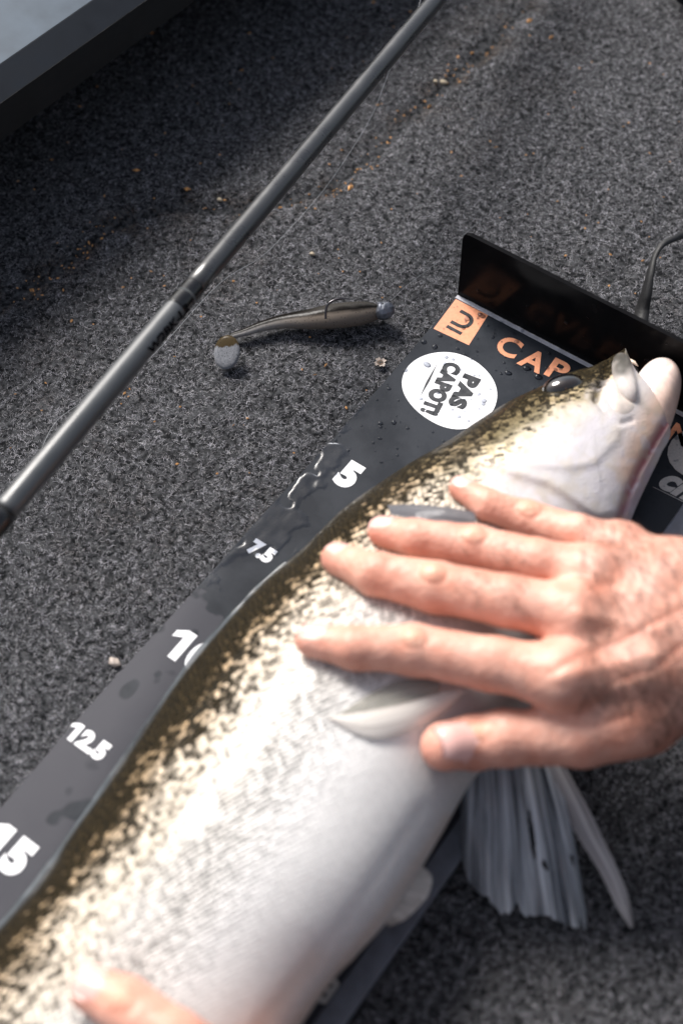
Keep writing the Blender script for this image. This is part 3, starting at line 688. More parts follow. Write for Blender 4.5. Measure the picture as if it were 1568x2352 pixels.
pv = fan('pelvic_fin', [(1060, 1778), (1112, 1748), (1170, 1735), (1225, 1735), (1275, 1745)],
         [(1054, 1942), (1074, 2026), (1120, 2078), (1158, 2108), (1200, 2112), (1255, 2122), (1305, 2146), (1343, 2156), (1348, 2105)], MAT['fin'], fish, 150, 70, (3.4, 3.6), (.55, .5),   .5, 5,
         [(.60, .52, .016, .16), (.66, .70, .02, .03), (.90, .62, .025, .03)], notches)
fan('pelvic_spine', [(1252, 1755), (1290, 1840), (1321, 1912), (1378, 2006), (1418, 2088), (1447, 2132)], [(1300, 1765), (1352, 1860), (1382, 1921), (1431, 2027), (1448, 2085), (1454, 2130)], MAT['fin_spine'], pv, 70, 16, (3.6, .7), (3.6, .6), .12, 0, swap=True)
fan('pectoral_fin', [(752, 1648, .02), (800, 1640, .12), (849, 1632, .25), (938, 1614, .45), (997, 1596, .6), (1056, 1582, .7), (1072, 1585, .7)],
    [(756, 1656, .02), (812, 1684, .10), (864, 1695, .18), (938, 1678, .30), (997, 1649, .45), (1040, 1616, .6), (1070, 1590, .7)], MAT['fin_pale'], fish, 70, 24, sag=.12, swap=True)
fan('fin_web', [(775, 1643, .0), (850, 1592, .06), (920, 1562, .1), (1010, 1560, .15)], [(790, 1644, .03), (860, 1632, .2), (940, 1612, .35), (1010, 1592, .5)], MAT['fin_clear'], fish, 60, 24, sag=.05, swap=True)
fan('spiny_fin', [(888, 1160, .03), (950, 1158, .28), (1020, 1164, .40), (1090, 1176, .42)], [(898, 1182, .02), (960, 1193, .12), (1030, 1202, .2), (1092, 1210, .3)], MAT['fin_dark'], fish, 50, 18, sag=.06, swap=True)
# folded dorsal fin lying along the back edge
def dorsal():
    e = [(655, 1290), (610, 1335), (560, 1385), (500, 1450), (440, 1522), (380, 1605), (320, 1692), (250, 1795), (190, 1880), (130, 1965), (80, 2035), (20, 2105), (-60, 2190), (-160, 2300)]
    nn_ = 160; P = catmull(np.array(e, float), nn_); T = np.gradient(P, axis=0); T /= np.linalg.norm(T, axis=1)[:, None]; Nn = np.stack([T[:, 1], -T[:, 0]], 1)
    if Nn[0, 0] > 0: Nn = -Nn
    V = []; K = 9
    for k in range(nn_):
        wv = 7 * math.sin(min(1, k / 25) * math.pi / 2) * (1 + .08 * math.sin(k * .45) + .15 * math.sin(k * .17))
        for j in range(K):
            f = j / (K - 1); q = P[k] + Nn[k] * (wv * f - 16 * (1 - f)); V.append(at(q[0], q[1], 2.6 * (1 - f) + 1.6 * f + .04 * math.sin(k * .9) * f))
    UVd = np.column_stack([np.repeat(np.arange(nn_) / 12, K), np.tile(np.linspace(0, 1, K), nn_)])
    return put(mesh('dorsal_fin', V, gridfaces(nn_, K), MAT['fin_edge'], uv=UVd[:, ::-1]), fish)
dorsal()
fan('anal_fin', [(956, 1984), (925, 2040), (880, 2112)], [(968, 1988), (988, 2006), (992, 2026), (981, 2060), (955, 2090), (930, 2112), (893, 2129)], MAT['fin_pale'], fish, 30, 14, (3.2, 3.2), (2.6, 2.6), .1, 0)
# tail, beyond the bottom of the picture
tv = []; 
for k in range(40):
    f = k / 39; yy = -86 - 4 * abs(f - .5) * 2 + 3 * (1 - abs(f - .5) * 2) * 1.6
    for j in range(16):
        s = j / 15; tv.append((11.4 + (f - .5) * (4.6 * (1 - s) + 17 * s), -73 * (1 - s) + yy * s, .75))
put(mesh('tail_fin', tv, gridfaces(40, 16), MAT['fin_dark'], uv=np.column_stack([np.repeat(np.linspace(0, 1, 40), 16), np.tile(np.linspace(0, 1, 16), 40)])), fish)

# ------------------------------------------------------------------ HANDS
def surface_nets(D, org, h):
    nx, ny, nz = D.shape; ins = D < 0
    cs = [D[i:nx - 1 + i, j:ny - 1 + j, k:nz - 1 + k] for i in (0, 1) for j in (0, 1) for k in (0, 1)]
    st = np.stack(cs, -1); sg = (st < 0).sum(-1); act = (sg > 0) & (sg < 8)
    idx = np.full(act.shape, -1, np.int64); ijk = np.argwhere(act); idx[act] = np.arange(len(ijk)); c = st[act]
    off = np.array([(i, j, k) for i in (0, 1) for j in (0, 1) for k in (0, 1)], float)
    acc = np.zeros((len(c), 3)); cnt = np.zeros(len(c))
    for a in range(8):
        for b_ in range(a + 1, 8):
            if np.abs(off[a] - off[b_]).sum() != 1: continue
            m_ = (c[:, a] < 0) != (c[:, b_] < 0); t_ = c[m_, a] / (c[m_, a] - c[m_, b_])
            acc[m_] += off[a] + t_[:, None] * (off[b_] - off[a]); cnt[m_] += 1
    V = (ijk + acc / cnt[:, None]) * h + org; F = []
    for ax_ in range(3):
        sl0 = [slice(None)] * 3; sl1 = [slice(None)] * 3; sl0[ax_] = slice(0, -1); sl1[ax_] = slice(1, None)
        a, b_ = ins[tuple(sl0)], ins[tuple(sl1)]; e = np.argwhere(a != b_); fl = a[a != b_]
        o1, o2 = [x for x in range(3) if x != ax_]
        ok = (e[:, o1] > 0) & (e[:, o2] > 0) & (e[:, o1] < D.shape[o1] - 1) & (e[:, o2] < D.shape[o2] - 1); e = e[ok]; fl = fl[ok]
        def g_(d1, d2):
            q = e.copy(); q[:, o1] -= d1; q[:, o2] -= d2; return idx[q[:, 0], q[:, 1], q[:, 2]]
        quad = np.stack([g_(1, 1), g_(0, 1), g_(0, 0), g_(1, 0)], 1)
        flip = fl if ax_ != 1 else ~fl
        quad[~flip] = quad[~flip][:, ::-1]; F.append(quad)
    F = np.concatenate(F); F = F[(F >= 0).all(1)]
    return V, F
def cap(P, a, b_, ra, rb):
    ab = b_ - a; t_ = np.clip(((P - a) @ ab) / (ab @ ab), 0, 1); return np.linalg.norm(P - a - t_[:, None] * ab, axis=1) - (ra + (rb - ra) * t_)
def smin(a, b_, k):
    h = np.maximum(k - np.abs(a - b_), 0) / k; return np.minimum(a, b_) - h * h * k * .25
class Hand:
    def __init__(s): s.fingers = []; s.palm = []; s.bumps = []; s.cuts = []
    def sdf(s, P):
        d = None
        for ch in s.palm:
            for k in range(len(ch) - 1):
                e = cap(P, ch[k][0], ch[k + 1][0], ch[k][1], ch[k + 1][1]); d = e if d is None else smin(d, e, 1.3)
        fd = None
        for ch in s.fingers:
            e = None
            for k in range(len(ch) - 1):
                g_ = cap(P, ch[k][0], ch[k + 1][0], ch[k][1], ch[k + 1][1]); e = g_ if e is None else smin(e, g_, .30)
            fd = e if fd is None else smin(fd, e, .10)
        d = smin(d, fd, .75) if d is not None else fd
        for c, r, k in s.bumps: d = smin(d, np.linalg.norm(P - c, axis=1) - r, k)
        for a, b_, r, k in s.cuts: d = -smin(-d, cap(P, a, b_, r, r * .6), k)
        return d
    def build(s, h):
        pts = np.array([q[0] for ch in s.fingers + s.palm for q in ch]); lo = pts.min(0) - 3.6; hi = pts.max(0) + 3.6
        n = np.ceil((hi - lo) / h).astype(int) + 1
        g = np.stack(np.meshgrid(*[lo[k] + h * np.arange(n[k]) for k in range(3)], indexing='ij'), -1).reshape(-1, 3)
        D = np.concatenate([s.sdf(q) for q in np.array_split(g, 12)]).reshape(n)
        V, F = surface_nets(D, lo, h); return V, F
    def normal(s, P):
        e = .02; g = np.stack([s.sdf(P + np.eye(3)[k] * e) - s.sdf(P - np.eye(3)[k] * e) for k in range(3)], 1); return g / np.linalg.norm(g, axis=1)[:, None]
UP = np.array([0, 0, 1.0])
person = thing('person', 'person pressing the fish down with a bare hand and holding it with the other thumb', 'person', (30, -35, 0))
def nail(hand, a_tip, a_dip, rad, ln, wd, up, parent, off=.0):
    """curved nail plate on the dorsal side of the last segment"""
    ax_ = a_tip - a_dip; ax_ /= np.linalg.norm(ax_); up = up - ax_ * (up @ ax_); up /= np.linalg.norm(up); sd = np.cross(ax_, up)
    nu, nv = 15, 15; V = []
    for i in range(nu):
        fu = i / (nu - 1)
        for j in range(nv):
            fv = j / (nv - 1) * 2 - 1
            wl = wd * (1 - .22 * abs(2 * fu - 1) ** 3 - (.10 if fu < .1 else 0))
            p = a_tip + ax_ * (rad * .55 + off - ln * (1 - fu)) + sd * wl * fv + up * (rad * 1.6)
            dd = -up
            for _ in range(14): p = p + dd * hand.sdf(p[None])[0] * .9
            V.append(p + up * (.045 * (1 - fv ** 4) * (1 - .9 * max(0, 1 - fu * 5)) ) - up * .012)
    V = np.array(V); n = len(V); V = np.vstack([V, V - up * .05])
    F = gridfaces(nu, nv); Fb = (F + n)[:, ::-1]
    rim = [i * nv for i in range(nu)][::-1] + list(range(nv)) + [i * nv + nv - 1 for i in range(1, nu)] + [(nu - 1) * nv + j for j in range(nv - 2, -1, -1)]
    Fs = [(rim[k], rim[(k + 1) % len(rim)], rim[(k + 1) % len(rim)] + n, rim[k] + n) for k in range(len(rim)) if rim[k] != rim[(k + 1) % len(rim)]]
    return put(mesh('fingernail', V, [tuple(f) for f in F] + [tuple(f) for f in Fb] + Fs, MAT['nail']), parent)

HR = Hand(); RS_ = 1.22
def J(px, py, z): return at(px, py, z)
# tip, distal joint, middle joint, knuckle: photo position and radius; height from the fish below
spec = {
 'index': [((718, 1471), .60, None), ((815, 1488), .74, None), ((948, 1493), .87, None), ((1130, 1525), .90, 9.0), ((1290, 1556), 1.02, 9.2)],
 'middle': [((775, 1284), .60, None), ((862, 1318), .76, None), ((1000, 1349), .90, None), ((1170, 1380), .90, 9.3), ((1325, 1414), 1.05, 9.5)],
 'ring': [((878, 1221), .56, None), ((955, 1236), .68, None), ((1090, 1257), .80, None), ((1230, 1289), .80, 9.0), ((1365, 1320), .98, 9.1)],
 'pinky': [((1058, 1122), .46, None), ((1120, 1160), .56, None), ((1215, 1193), .68, None), ((1330, 1228), .70, 8.4), ((1425, 1262), .85, 8.4)],
}
JT = {}
for nme, lst in spec.items():
    ch = []
    for (px, py), r, z in lst:
        r = r * RS_
        if z is None:
            p = hit(px, py, r * .80); 
        else: p = at(px, py, z + .25)
        ch.append((p, r))
    JT[nme] = ch; HR.fingers.append(ch)
wr = at(1690, 1478, 8.8)
HR.fingers.append([(hit(1022, 1714, 1.0), 1.0), (hit(1085, 1706, 1.1), 1.12), (at(1160, 1695, 7.4), 1.15), (at(1330, 1690, 7.6), 1.22), (at(1480, 1640, 7.7), 1.5)])
JT['thumb'] = HR.fingers[-1]
for nme, wq in (('index', (1660, 1520)), ('middle', (1680, 1480)), ('ring', (1690, 1430)), ('pinky', (1700, 1390))):
    k = JT[nme][-1]; HR.palm.append([(k[0] - UP * .1, k[1]), (at((k_ := pix(k[0])[0])[0] * .5 + wq[0] * .5, k_[1] * .5 + wq[1] * .5 - 4, 9.3), 1.25), (at(*wq, 8.8), 1.5)])
HR.palm.append([(at(1345, 1690, 7.4), .95), (at(1450, 1640, 7.5), 1.35), (at(1600, 1560, 8.1), 1.7)])
HR.palm.append([(at(1290, 1580, 8.2), .75), (at(1430, 1620, 7.8), 1.15)])
fa = np.array([1.0, -.12, .06]); 
HR.palm.append([(at(1640, 1480, 8.7), 2.2), (wr + np.array([7, 1.5, .2]), 2.6), (wr + np.array([16, 3.5, 1.2]), 3.4), (wr + np.array([24, 5.5, 2.5]), 3.9)])
for nme in ('index', 'middle', 'ring', 'pinky'):
    ch = JT[nme]; r = ch[2][1]; ax_ = ch[1][0] - ch[3][0]; ax_ /= np.linalg.norm(ax_); up = UP - ax_ * (UP @ ax_)
    HR.bumps.append((ch[2][0] + up * r * .62, r * .52, .35))
    HR.bumps.append((ch[4][0] + up * .45, .70, .8))
    m_ = ch[4][0] * .3 + wr * .7
HV, HF = HR.build(.125)
def finish(V, hand, joints):
    Nn = hand.normal(V); c = np.tile(np.array([.66, .365, .285]), (len(V), 1)); dsp = np.zeros(len(V))
    for nme, ch in joints.items():
        tip, dip = ch[0][0], ch[1][0]; pipn = 2 if nme != 'thumb' else 1
        dt = np.linalg.norm(V - tip, axis=1); c = lerp(c, np.array([.74, .33, .25]), np.exp(-(dt / 1.3) ** 2) * .7)
        pj = ch[pipn][0]; r = ch[pipn][1]; ax_ = ch[pipn - 1][0] - ch[pipn + 1][0]; ax_ /= np.linalg.norm(ax_)
        rel = V - pj; al = rel @ ax_; sd_ = np.cross(ax_, UP); sd_ /= np.linalg.norm(sd_); la = rel @ sd_; dors = np.clip((Nn @ UP), 0, 1)
        msk = np.exp(-(al / .62) ** 2) * np.exp(-(la / .75) ** 2) * (np.linalg.norm(rel, axis=1) < 2.2) * dors
        rr2 = np.sqrt((al / 1.0) ** 2 + (la / .8) ** 2)
        dsp += -.030 * msk * np.cos(rr2 * 2 * np.pi / .30) 
        ring = np.exp(-((rr2 - .62) / .13) ** 2) * (np.linalg.norm(rel, axis=1) < 2) * dors
        dsp -= .05 * ring
        c = lerp(c, np.array([.62, .26, .18]), ring * .45); c = lerp(c, np.array([.74, .45, .30]), np.exp(-(rr2 / .45) ** 2) * (np.linalg.norm(rel, axis=1) < 2) * dors * .6)
        dj = V - dip; al2 = dj @ ax_; dsp -= .022 * np.exp(-(np.linalg.norm(dj, axis=1) / 1.0) ** 2) * np.cos(al2 * 2 * np.pi / .22) * dors
    dsp += .06 * (vnoise(V, .9, 3) - .5) + .03 * (vnoise(V, .35, 4) - .5)
    c = lerp(c, np.array([.68, .31, .21]), np.clip(vnoise(V, 1.3, 6) * 1.6 - .7, 0, 1) * .5)
    return V + Nn * dsp[:, None], c
HV, hc = finish(HV, HR, JT)
# tendons on the back of the hand
tq = np.zeros(len(HV)); qh = pix(HV); Nh = HR.normal(HV); upm = np.clip(Nh[:, 2], 0, 1)
for nme in ('index', 'middle', 'ring', 'pinky'):
    k_ = pix(JT[nme][-1][0])[0]; tq += .11 * np.exp(-(polydist(qh, [(k_[0], k_[1]), (k_[0] * .4 + 1640 * .6, k_[1] * .4 + 1470 * .6)])[0] / 16) ** 2) * upm
for pts in ([(1265, 1545), (1340, 1500), (1430, 1470), (1560, 1400)], [(1330, 1640), (1420, 1560), (1500, 1540), (1568, 1480)], [(1180, 1600), (1230, 1622), (1300, 1612)], [(1215, 1585), (1265, 1640), (1330, 1628)], [(1290, 1650), (1370, 1668), (1450, 1640)], [(1200, 1440), (1290, 1432)], [(1290, 1345), (1350, 1352), (1420, 1340)], [(1400, 1500), (1440, 1560), (1430, 1620)]):
    dq = polydist(qh, pts)[0]; tq += -.09 * np.exp(-(dq / 9) ** 2) * upm; hc = lerp(hc, np.array([.60, .26, .18]), np.exp(-(dq / 12) ** 2) * upm * .5)
HV[:, 2] += tq
HV[:, 2] = np.maximum(HV[:, 2], .3)
hand = put(mesh('hand', HV, HF, MAT['skin'], col=hc), person)
hand['label'] = 'hand spread flat over the side of the fish'
camup = np.array([.05, -.25, 1.0])
for nme, ln, wd, upv, off in (('index', 1.2, .62, (.0, .55, .85), .1), ('middle', 1.25, .64, (.0, .45, .9), .1), ('ring', 1.15, .57, (.0, .5, .9), .1), ('pinky', .95, .46, (.0, .4, .9), .1), ('thumb', 1.55, .86, (.05, -.35, .95), .15)):
    ch = JT[nme]; nail(HR, ch[0][0], ch[1][0], ch[0][1], ln, wd, np.array(upv), hand, off)
# fine dark hairs on the back of the hand and forearm
def hairs():
    sel = np.where((Nh[:, 2] > .25) & (((qh[:, 0] > 1330) & (qh[:, 1] < 1640)) | (qh[:, 0] > 1480)))[0]
    near = sel[qh[sel, 0] < 2000]
    ids = rng.choice(near, min(3600, len(near)), replace=False)
    mid_ids = np.where((Nh[:, 2] > .6) & (qh[:, 0] > 1040) & (qh[:, 0] < 1210) & (qh[:, 1] > 1240) & (qh[:, 1] < 1420))[0]
    ids = np.r_[ids, rng.choice(mid_ids, min(150, len(mid_ids)), replace=False)]
    V = []; F = []
    for i in ids:
        p = HV[i]; n = Nh[i]; d_ = np.array([.75, -.55, 0]) + rng.normal(0, .35, 3); d_ -= n * (d_ @ n); d_ /= np.linalg.norm(d_)
        ln = rng.uniform(.35, 1.0); sd_ = np.cross(n, d_); base = len(V)
        for k in range(4):
            f = k / 3; q = p + d_ * ln * f + n * (.02 + .30 * ln * f * (1 - .55 * f)); w_ = .0075 * (1 - .8 * f)
            V += [q - sd_ * w_, q + sd_ * w_]
        F += [(base + 2 * k, base + 2 * k + 1, base + 2 * k + 3, base + 2 * k + 2) for k in range(3)]
    o = put(mesh('arm_hair', V, F, MAT['hair']), person); o['kind'] = 'stuff'; return o
hairs()
# unseen rest of the person, added to shade the lower right: jacket, trousers, head
def sdf_mesh(name, chains, h, k, mat, balls=(), pad=22, col=None):
    pts = np.array([q[0] for ch in chains for q in ch] + [b_[0] for b_ in balls]); lo = pts.min(0) - pad; hi = pts.max(0) + pad
    n = np.ceil((hi - lo) / h).astype(int) + 1
    g_ = np.stack(np.meshgrid(*[lo[i] + h * np.arange(n[i]) for i in range(3)], indexing='ij'), -1).reshape(-1, 3); D = None
    for ch in chains:
        for i in range(len(ch) - 1):
            e = cap(g_, np.array(ch[i][0], float), np.array(ch[i + 1][0], float), ch[i][1], ch[i + 1][1]); D = e if D is None else smin(D, e, k)
    for c, r3 in balls:
        q = (g_ - np.array(c, float)) / np.array(r3, float); e = (np.linalg.norm(q, axis=1) - 1) * min(r3); D = e if D is None else smin(D, e, k)
    V, F = surface_nets(D.reshape(n), lo, h)
    V = V + (.5 * h * (vnoise(V, 9, 71) - .5))[:, None]
    return put(mesh(name, V, F, mat, col=None if col is None else np.tile(np.array(col), (len(V), 1))), person)
el = wr + np.array([29, 5.5, 6]); sh = np.array([62., -8, 46]); sh2 = np.array([66., -48, 46]); pv2 = at(640, 2560, 6.5) + np.array([26, -9, 6])
sdf_mesh('jacket', [[(wr + np.array([17, 3.7, 1.3]), 4.3), (el, 5.6), (sh, 8.0)], [(pv2, 4.2), (pv2 + np.array([14, 0, 9]), 5.4), (sh2, 8.0)], [(sh, 8), (sh2, 8)], [((72, -28, 16), 15), ((68, -28, 46), 15)], [((66, -36, 18), 14), ((66, -20, 18), 14)]], 1.6, 5, MAT['sleeve'], pad=20)
sdf_mesh('trousers', [[((74, -36, 12), 11), ((48, -46, 9), 8.5), ((72, -52, 6), 6.5)], [((74, -20, 12), 11), ((52, -10, 9), 8.5), ((78, -4, 6), 6.5)]], 1.6, 5, MAT['strap'], pad=16)
sdf_mesh('head', [[((66, -28, 58), 6), ((60, -28, 66), 6)], [((49.5, -28, 71), 1.3), ((50.5, -28, 67.5), 1.7)]], 1.0, 2.5, MAT['skin'], [((58.5, -28, 72), (9.6, 7.6, 11)), ((54.5, -28, 64.5), (5.5, 5.2, 4.5)), ((59.5, -36, 70), (2, 1, 3)), ((59.5, -20, 70), (2, 1, 3))], col=(.70, .37, .27), pad=14)
sdf_mesh('hair', [], 1.0, 2, MAT['hair'], [((60.8, -28, 75.5), (9.4, 8.3, 9.4)), ((63, -28, 72), (8, 8, 9.5))], pad=13)
# other hand: thumb over the fish near the bottom edge, fingers under the tail
HL = Hand()
thm = [(hit(215, 2272, .8), .88), (hit(290, 2310, 1.0), 1.02), (at(395, 2390, 8.8), 1.12), (at(520, 2480, 8.4), 1.25)]
HL.fingers.append(thm)
pc = at(640, 2560, 6.5)
HL.palm.append([(at(520, 2480, 8.0), 1.15), (pc, 1.8), (pc + np.array([8, -3, 1]), 2.3), (pc + np.array([20, -8, 4]), 3.2)])
for k in range(4):
    b0 = pc + np.array([-.5 + 1.3 * k, -2.0 - 1.6 * k, -1.2]); HL.fingers.append([(b0 + np.array([-7.5, -3.2, -4.6]), .6), (b0 + np.array([-5, -2.6, -4.4]), .75), (b0 + np.array([-2.2, -1.2, -3.0]), .85), (b0, 1.0)])
    HL.palm.append([(b0, 1.0), (pc + np.array([4, -2.5, .2]), 1.7)])
LV, LF = HL.build(.15); LV, lc = finish(LV, HL, {'thumb': thm}); LV[:, 2] = np.maximum(LV[:, 2], .3)
hl = put(mesh('hand', LV, LF, MAT['skin'], col=lc), person); hl['label'] = 'other hand with its thumb over the fish at the bottom edge'
nail(HL, thm[0][0], thm[1][0], thm[0][1], 1.3, .72, np.array([-.25, .15, 1.0]), hl, .12)

# ------------------------------------------------------------------ fishing rod
rod = thing('fishing_rod', 'dark grey fishing rod lying diagonally above the carpet', 'fishing rod', (-8, -10, 0))
def rp(px, py):   # height falls towards the tip
    f = (px - 0) / 1000.0; return at(px, py, 10.5 - 4.0 * f)
A0, A1 = rp(-140, 1346), rp(1030, -34)
_ra, _rb = rp(0, 912 - 233 * (147 - 912) / (877 - 233)), rp(1000, 912 + 767 * (147 - 912) / (877 - 233))
def along(px): # one straight axis in space; solve for the point seen at this photo column
    lo, hi = -1.5, 2.5
    for _ in range(40):
        m_ = (lo + hi) / 2
        if pix(_ra + (_rb - _ra) * m_)[0][0] < px: lo = m_
        else: hi = m_
    return _ra + (_rb - _ra) * lo
def seg(name, p0, p1, r0, r1, mat, parent=rod, ring=()):
    n = 30; P = np.array([along(p0 + (p1 - p0) * k / n) for k in range(n + 1)]); R_ = np.linspace(r0, r1, n + 1)
    P = np.array([P[0] + (P[-1] - P[0]) * k / n for k in range(n + 1)])
    v_, f_ = tube(P, R_, 28); return put(mesh(name, v_, f_, mat), parent)
seg('blank', 425, 1500, .53, .53, MAT['rod'])
seg('sleeve_section', 5, 428, .575, .56, MAT['rod_light'])
seg('dark_wrap', 402, 447, .585, .535, MAT['wrap'])
seg('grip', -500, 10, .66, .63, MAT['wrap'])
# worn dark lettering on the sleeve: small raised print blocks along the underside
def rod_text(s, p0, p1, h):
    """print wrapped on the sleeve: flat letters bent round the tube"""
    cu = bpy.data.curves.new('t', 'FONT'); cu.body = s; cu.size = 1; cu.offset = .03; cu.resolution_u = 3
    o = bpy.data.objects.new('t', cu); COL.objects.link(o); dg = bpy.context.evaluated_depsgraph_get(); dg.update()
    me = bpy.data.meshes.new_from_object(o.evaluated_get(dg)); bpy.data.objects.remove(o); bpy.data.curves.remove(cu)
    bm = bmesh.new(); bm.from_mesh(me); bmesh.ops.triangulate(bm, faces=bm.faces); bmesh.ops.subdivide_edges(bm, edges=bm.edges, cuts=1); bm.to_mesh(me); bm.free()
    V = np.zeros(len(me.vertices) * 3, np.float32); me.vertices.foreach_get('co', V); V = V.reshape(-1, 3); lo, hi = V.min(0), V.max(0)
    a, b_ = along(p0), along(p1); T = (b_ - a); ln = np.linalg.norm(T); T /= ln
    vw = CP - (a + b_) / 2; vw -= T * (vw @ T); vw /= np.linalg.norm(vw); sd_ = np.cross(vw, T)
    x = (V[:, 0] - lo[0]) / (hi[0] - lo[0]) * ln; y = (V[:, 1] - (lo[1] + hi[1]) / 2) / (hi[1] - lo[1]) * h
    rr_ = .60; ang = y / rr_ - .70
    W = a + T * x[:, None] + (vw * np.cos(ang)[:, None] + sd_ * np.sin(ang)[:, None]) * rr_
    me.vertices.foreach_set('co', (W * CM).astype(np.float32).ravel()); me.materials.clear(); me.materials.append(MAT['ink_matt']); me.update()
    ob = bpy.data.objects.new('lettering', me); COL.objects.link(ob); put(ob, rod)
rod_text('W2BK-L2', 322, 412, .5)
# lines
def cord(name, pts, rad, label, cat, sag=0):
    P = catmull([at(p[0], p[1], p[2]) for p in pts], 90); v_, f_ = tube(P, rad, 6)
    return tag(mesh(name, v_, f_, MAT['line']), label, cat)
cord('fishing_line', [(972, -20, 6.6), (955, 30, 6.4), (925, 95, 6.2), (893, 165, 5.6), (855, 262, 4.0), (800, 355, 2.6), (740, 440, 1.4), (670, 520, .5), (600, 590, .2), (500, 655, .15), (345, 822, .15), (230, 900, .15), (150, 950, .15), (118, 985, .15), (92, 1040, .15), (84, 1060, .12)], .011, 'fine pale fishing line hanging under the rod and over the carpet', 'fishing line')

# ------------------------------------------------------------------ soft lure with jig head
lure = thing('soft_lure', 'brown and grey paddle tail soft lure on a black jig head', 'fishing lure', (-3, -5, 0))
axis = [(530, 772), (565, 762), (610, 747), (660, 737), (710, 733), (760, 727), (805, 722), (845, 717), (868, 714), (874, 712)]
hw = [8, 11, 15, 20, 27, 33, 33.5, 29, 18, 8]
zl = [.55, .55, .6, .7, .82, .92, .95, .95, .92, .9]
zl = [.12 + .78 * h_ / 43.6 for h_ in hw]
nL = 90; cen = catmull([at(p[0], p[1], z) for p, z in zip(axis, zl)], nL); hwc = catmull(np.array(hw)[:, None], nL)[:, 0] / 43.6
hwc = np.maximum(hwc, .05)
T = np.gradient(cen, axis=0); T /= np.linalg.norm(T, axis=1)[:, None]; Sd = np.cross(UP, T); Sd /= np.linalg.norm(Sd, axis=1)[:, None]; Ud = np.cross(T, Sd)
ta = np.linspace(0, 2 * np.pi, 40, endpoint=False)
LVv = cen[:, None] + Sd[:, None] * (np.cos(ta)[None, :, None] * hwc[:, None, None]) + Ud[:, None] * (np.sin(ta)[None, :, None] * (hwc * .78)[:, None, None])
sdv = np.repeat(np.cos(ta)[None], nL, 0).ravel()   # + = back of the bait (towards the upper edge in the picture)
LVv = LVv.reshape(-1, 3); LVv[:, 2] = np.maximum(LVv[:, 2], .12)
ql = pix(LVv)
backs = np.sign((pix(cen[40] + Sd[40])[0] - pix(cen[40])[0])[1]) * -1
side = sdv * backs
wobl = .25 * (vnoise(LVv, .35, 2) - .5)
lc_ = np.tile(np.array([.15, .125, .105]), (len(LVv), 1))
along_t = np.repeat(np.linspace(0, 1, nL), 40)
lc_ = lerp(lc_, np.array([.30, .29, .28]), sstep(.5, .0, along_t) * sstep(.2, -.2, side))
lc_ = lerp(lc_, np.array([.007, .006, .005]), sstep(-.42, -.22, side + wobl * .3))
lc_ = lerp(lc_, np.array([.045, .042, .038]), sstep(-.05, .3, side + wobl) * sstep(.35, .6, along_t))
LF_ = [tuple(f) for f in gridfaces(nL, 40, True)] + [tuple(range(40))[::-1], tuple(range((nL - 1) * 40, nL * 40))]
lb = put(mesh('lure_body', LVv, LF_, MAT['lure'], col=lc_), lure)
# slot along the back, where the hook comes out: a shallow rim
# paddle tail
tc_ = at(521, 809, .62); e1 = at(521, 770, 1.0) - tc_; e2 = at(551, 806, .75) - tc_; nrm_ = np.cross(e1, e2); nrm_ /= np.linalg.norm(nrm_)
pvx = []; pcl = []; K1, K2 = 14, 44
for face in (1, -1):
    for k in range(K1 + 1):
        f = k / K1
        for s in range(K2):
            a_ = 2 * math.pi * s / K2; p = tc_ + (e1 * math.sin(a_) + e2 * math.cos(a_)) * f + nrm_ * face * .15 * math.sqrt(max(0, 1 - f ** 4))
            pvx.append(p); y_ = math.sin(a_) * f; pcl.append(np.array([.05, .036, .018]) if y_ > .28 + .12 * math.sin(a_ * 5) * f else np.array([.17, .175, .19]) * random.uniform(.75, 1.25))
nF = (K1 + 1) * K2; pf = [tuple(f) for f in gridfaces(K1 + 1, K2, True)] + [tuple(f + nF) for f in gridfaces(K1 + 1, K2, True)]
put(mesh('paddle_tail', pvx, pf, MAT['lure'], col=np.array(pcl)), lure)
# jig head
bm = bmesh.new(); bmesh.ops.create_icosphere(bm, subdivisions=2, radius=1)
jc = at(884, 713, .92); 
for v in bm.verts:
    v.co *= 1 + .05 * math.sin(7 * v.co.x + 3 * v.co.y) ; v.co = Vector(jc) + Vector((v.co.x * .52, v.co.y * .60, v.co.z * .54))
jh = put(bm_obj('jig_head', bm, MAT['lead'], None), lure)
v_, f_ = tube([at(868, 714, .92), at(878, 713, .92)], [.48, .50], 16); put(mesh('collar', v_, f_, MAT['lead']), lure)
ec_ = at(891, 693, 1.35); rg = [ec_ + np.array([.09 * math.cos(a_), .05 * math.sin(a_), .10 * math.sin(a_)]) for a_ in np.linspace(0, 2 * np.pi, 17)]
v_, f_ = tube(rg, .035, 8, False); put(mesh('eyelet', v_, f_, MAT['steel']), lure)
ep_ = jc + np.array([-.14, -.02, .50]); v_, f_ = tube([ep_ - UP * .05, ep_ + UP * .012], [.045, .04], 10); put(mesh('pinhole', v_, f_, MAT['black']), lure)
hp = catmull([at(748, 732, 1.55), at(748, 716, 1.85), at(751, 703, 2.1), at(760, 693, 2.25), at(775, 687, 2.3), at(790, 686, 2.3), at(806, 687, 2.28)], 40)
v_, f_ = tube(hp, np.r_[np.full(28, .068), np.linspace(.068, .01, 12)], 10); hk = put(mesh('hook', v_, f_, MAT['steel']), lure)
v_, f_ = tube([at(786, 687, 2.3), at(791, 690, 2.26), at(797, 692, 2.22)], [.03, .02, .006], 6); put(mesh('barb', v_, f_, MAT['steel'], None), lure)
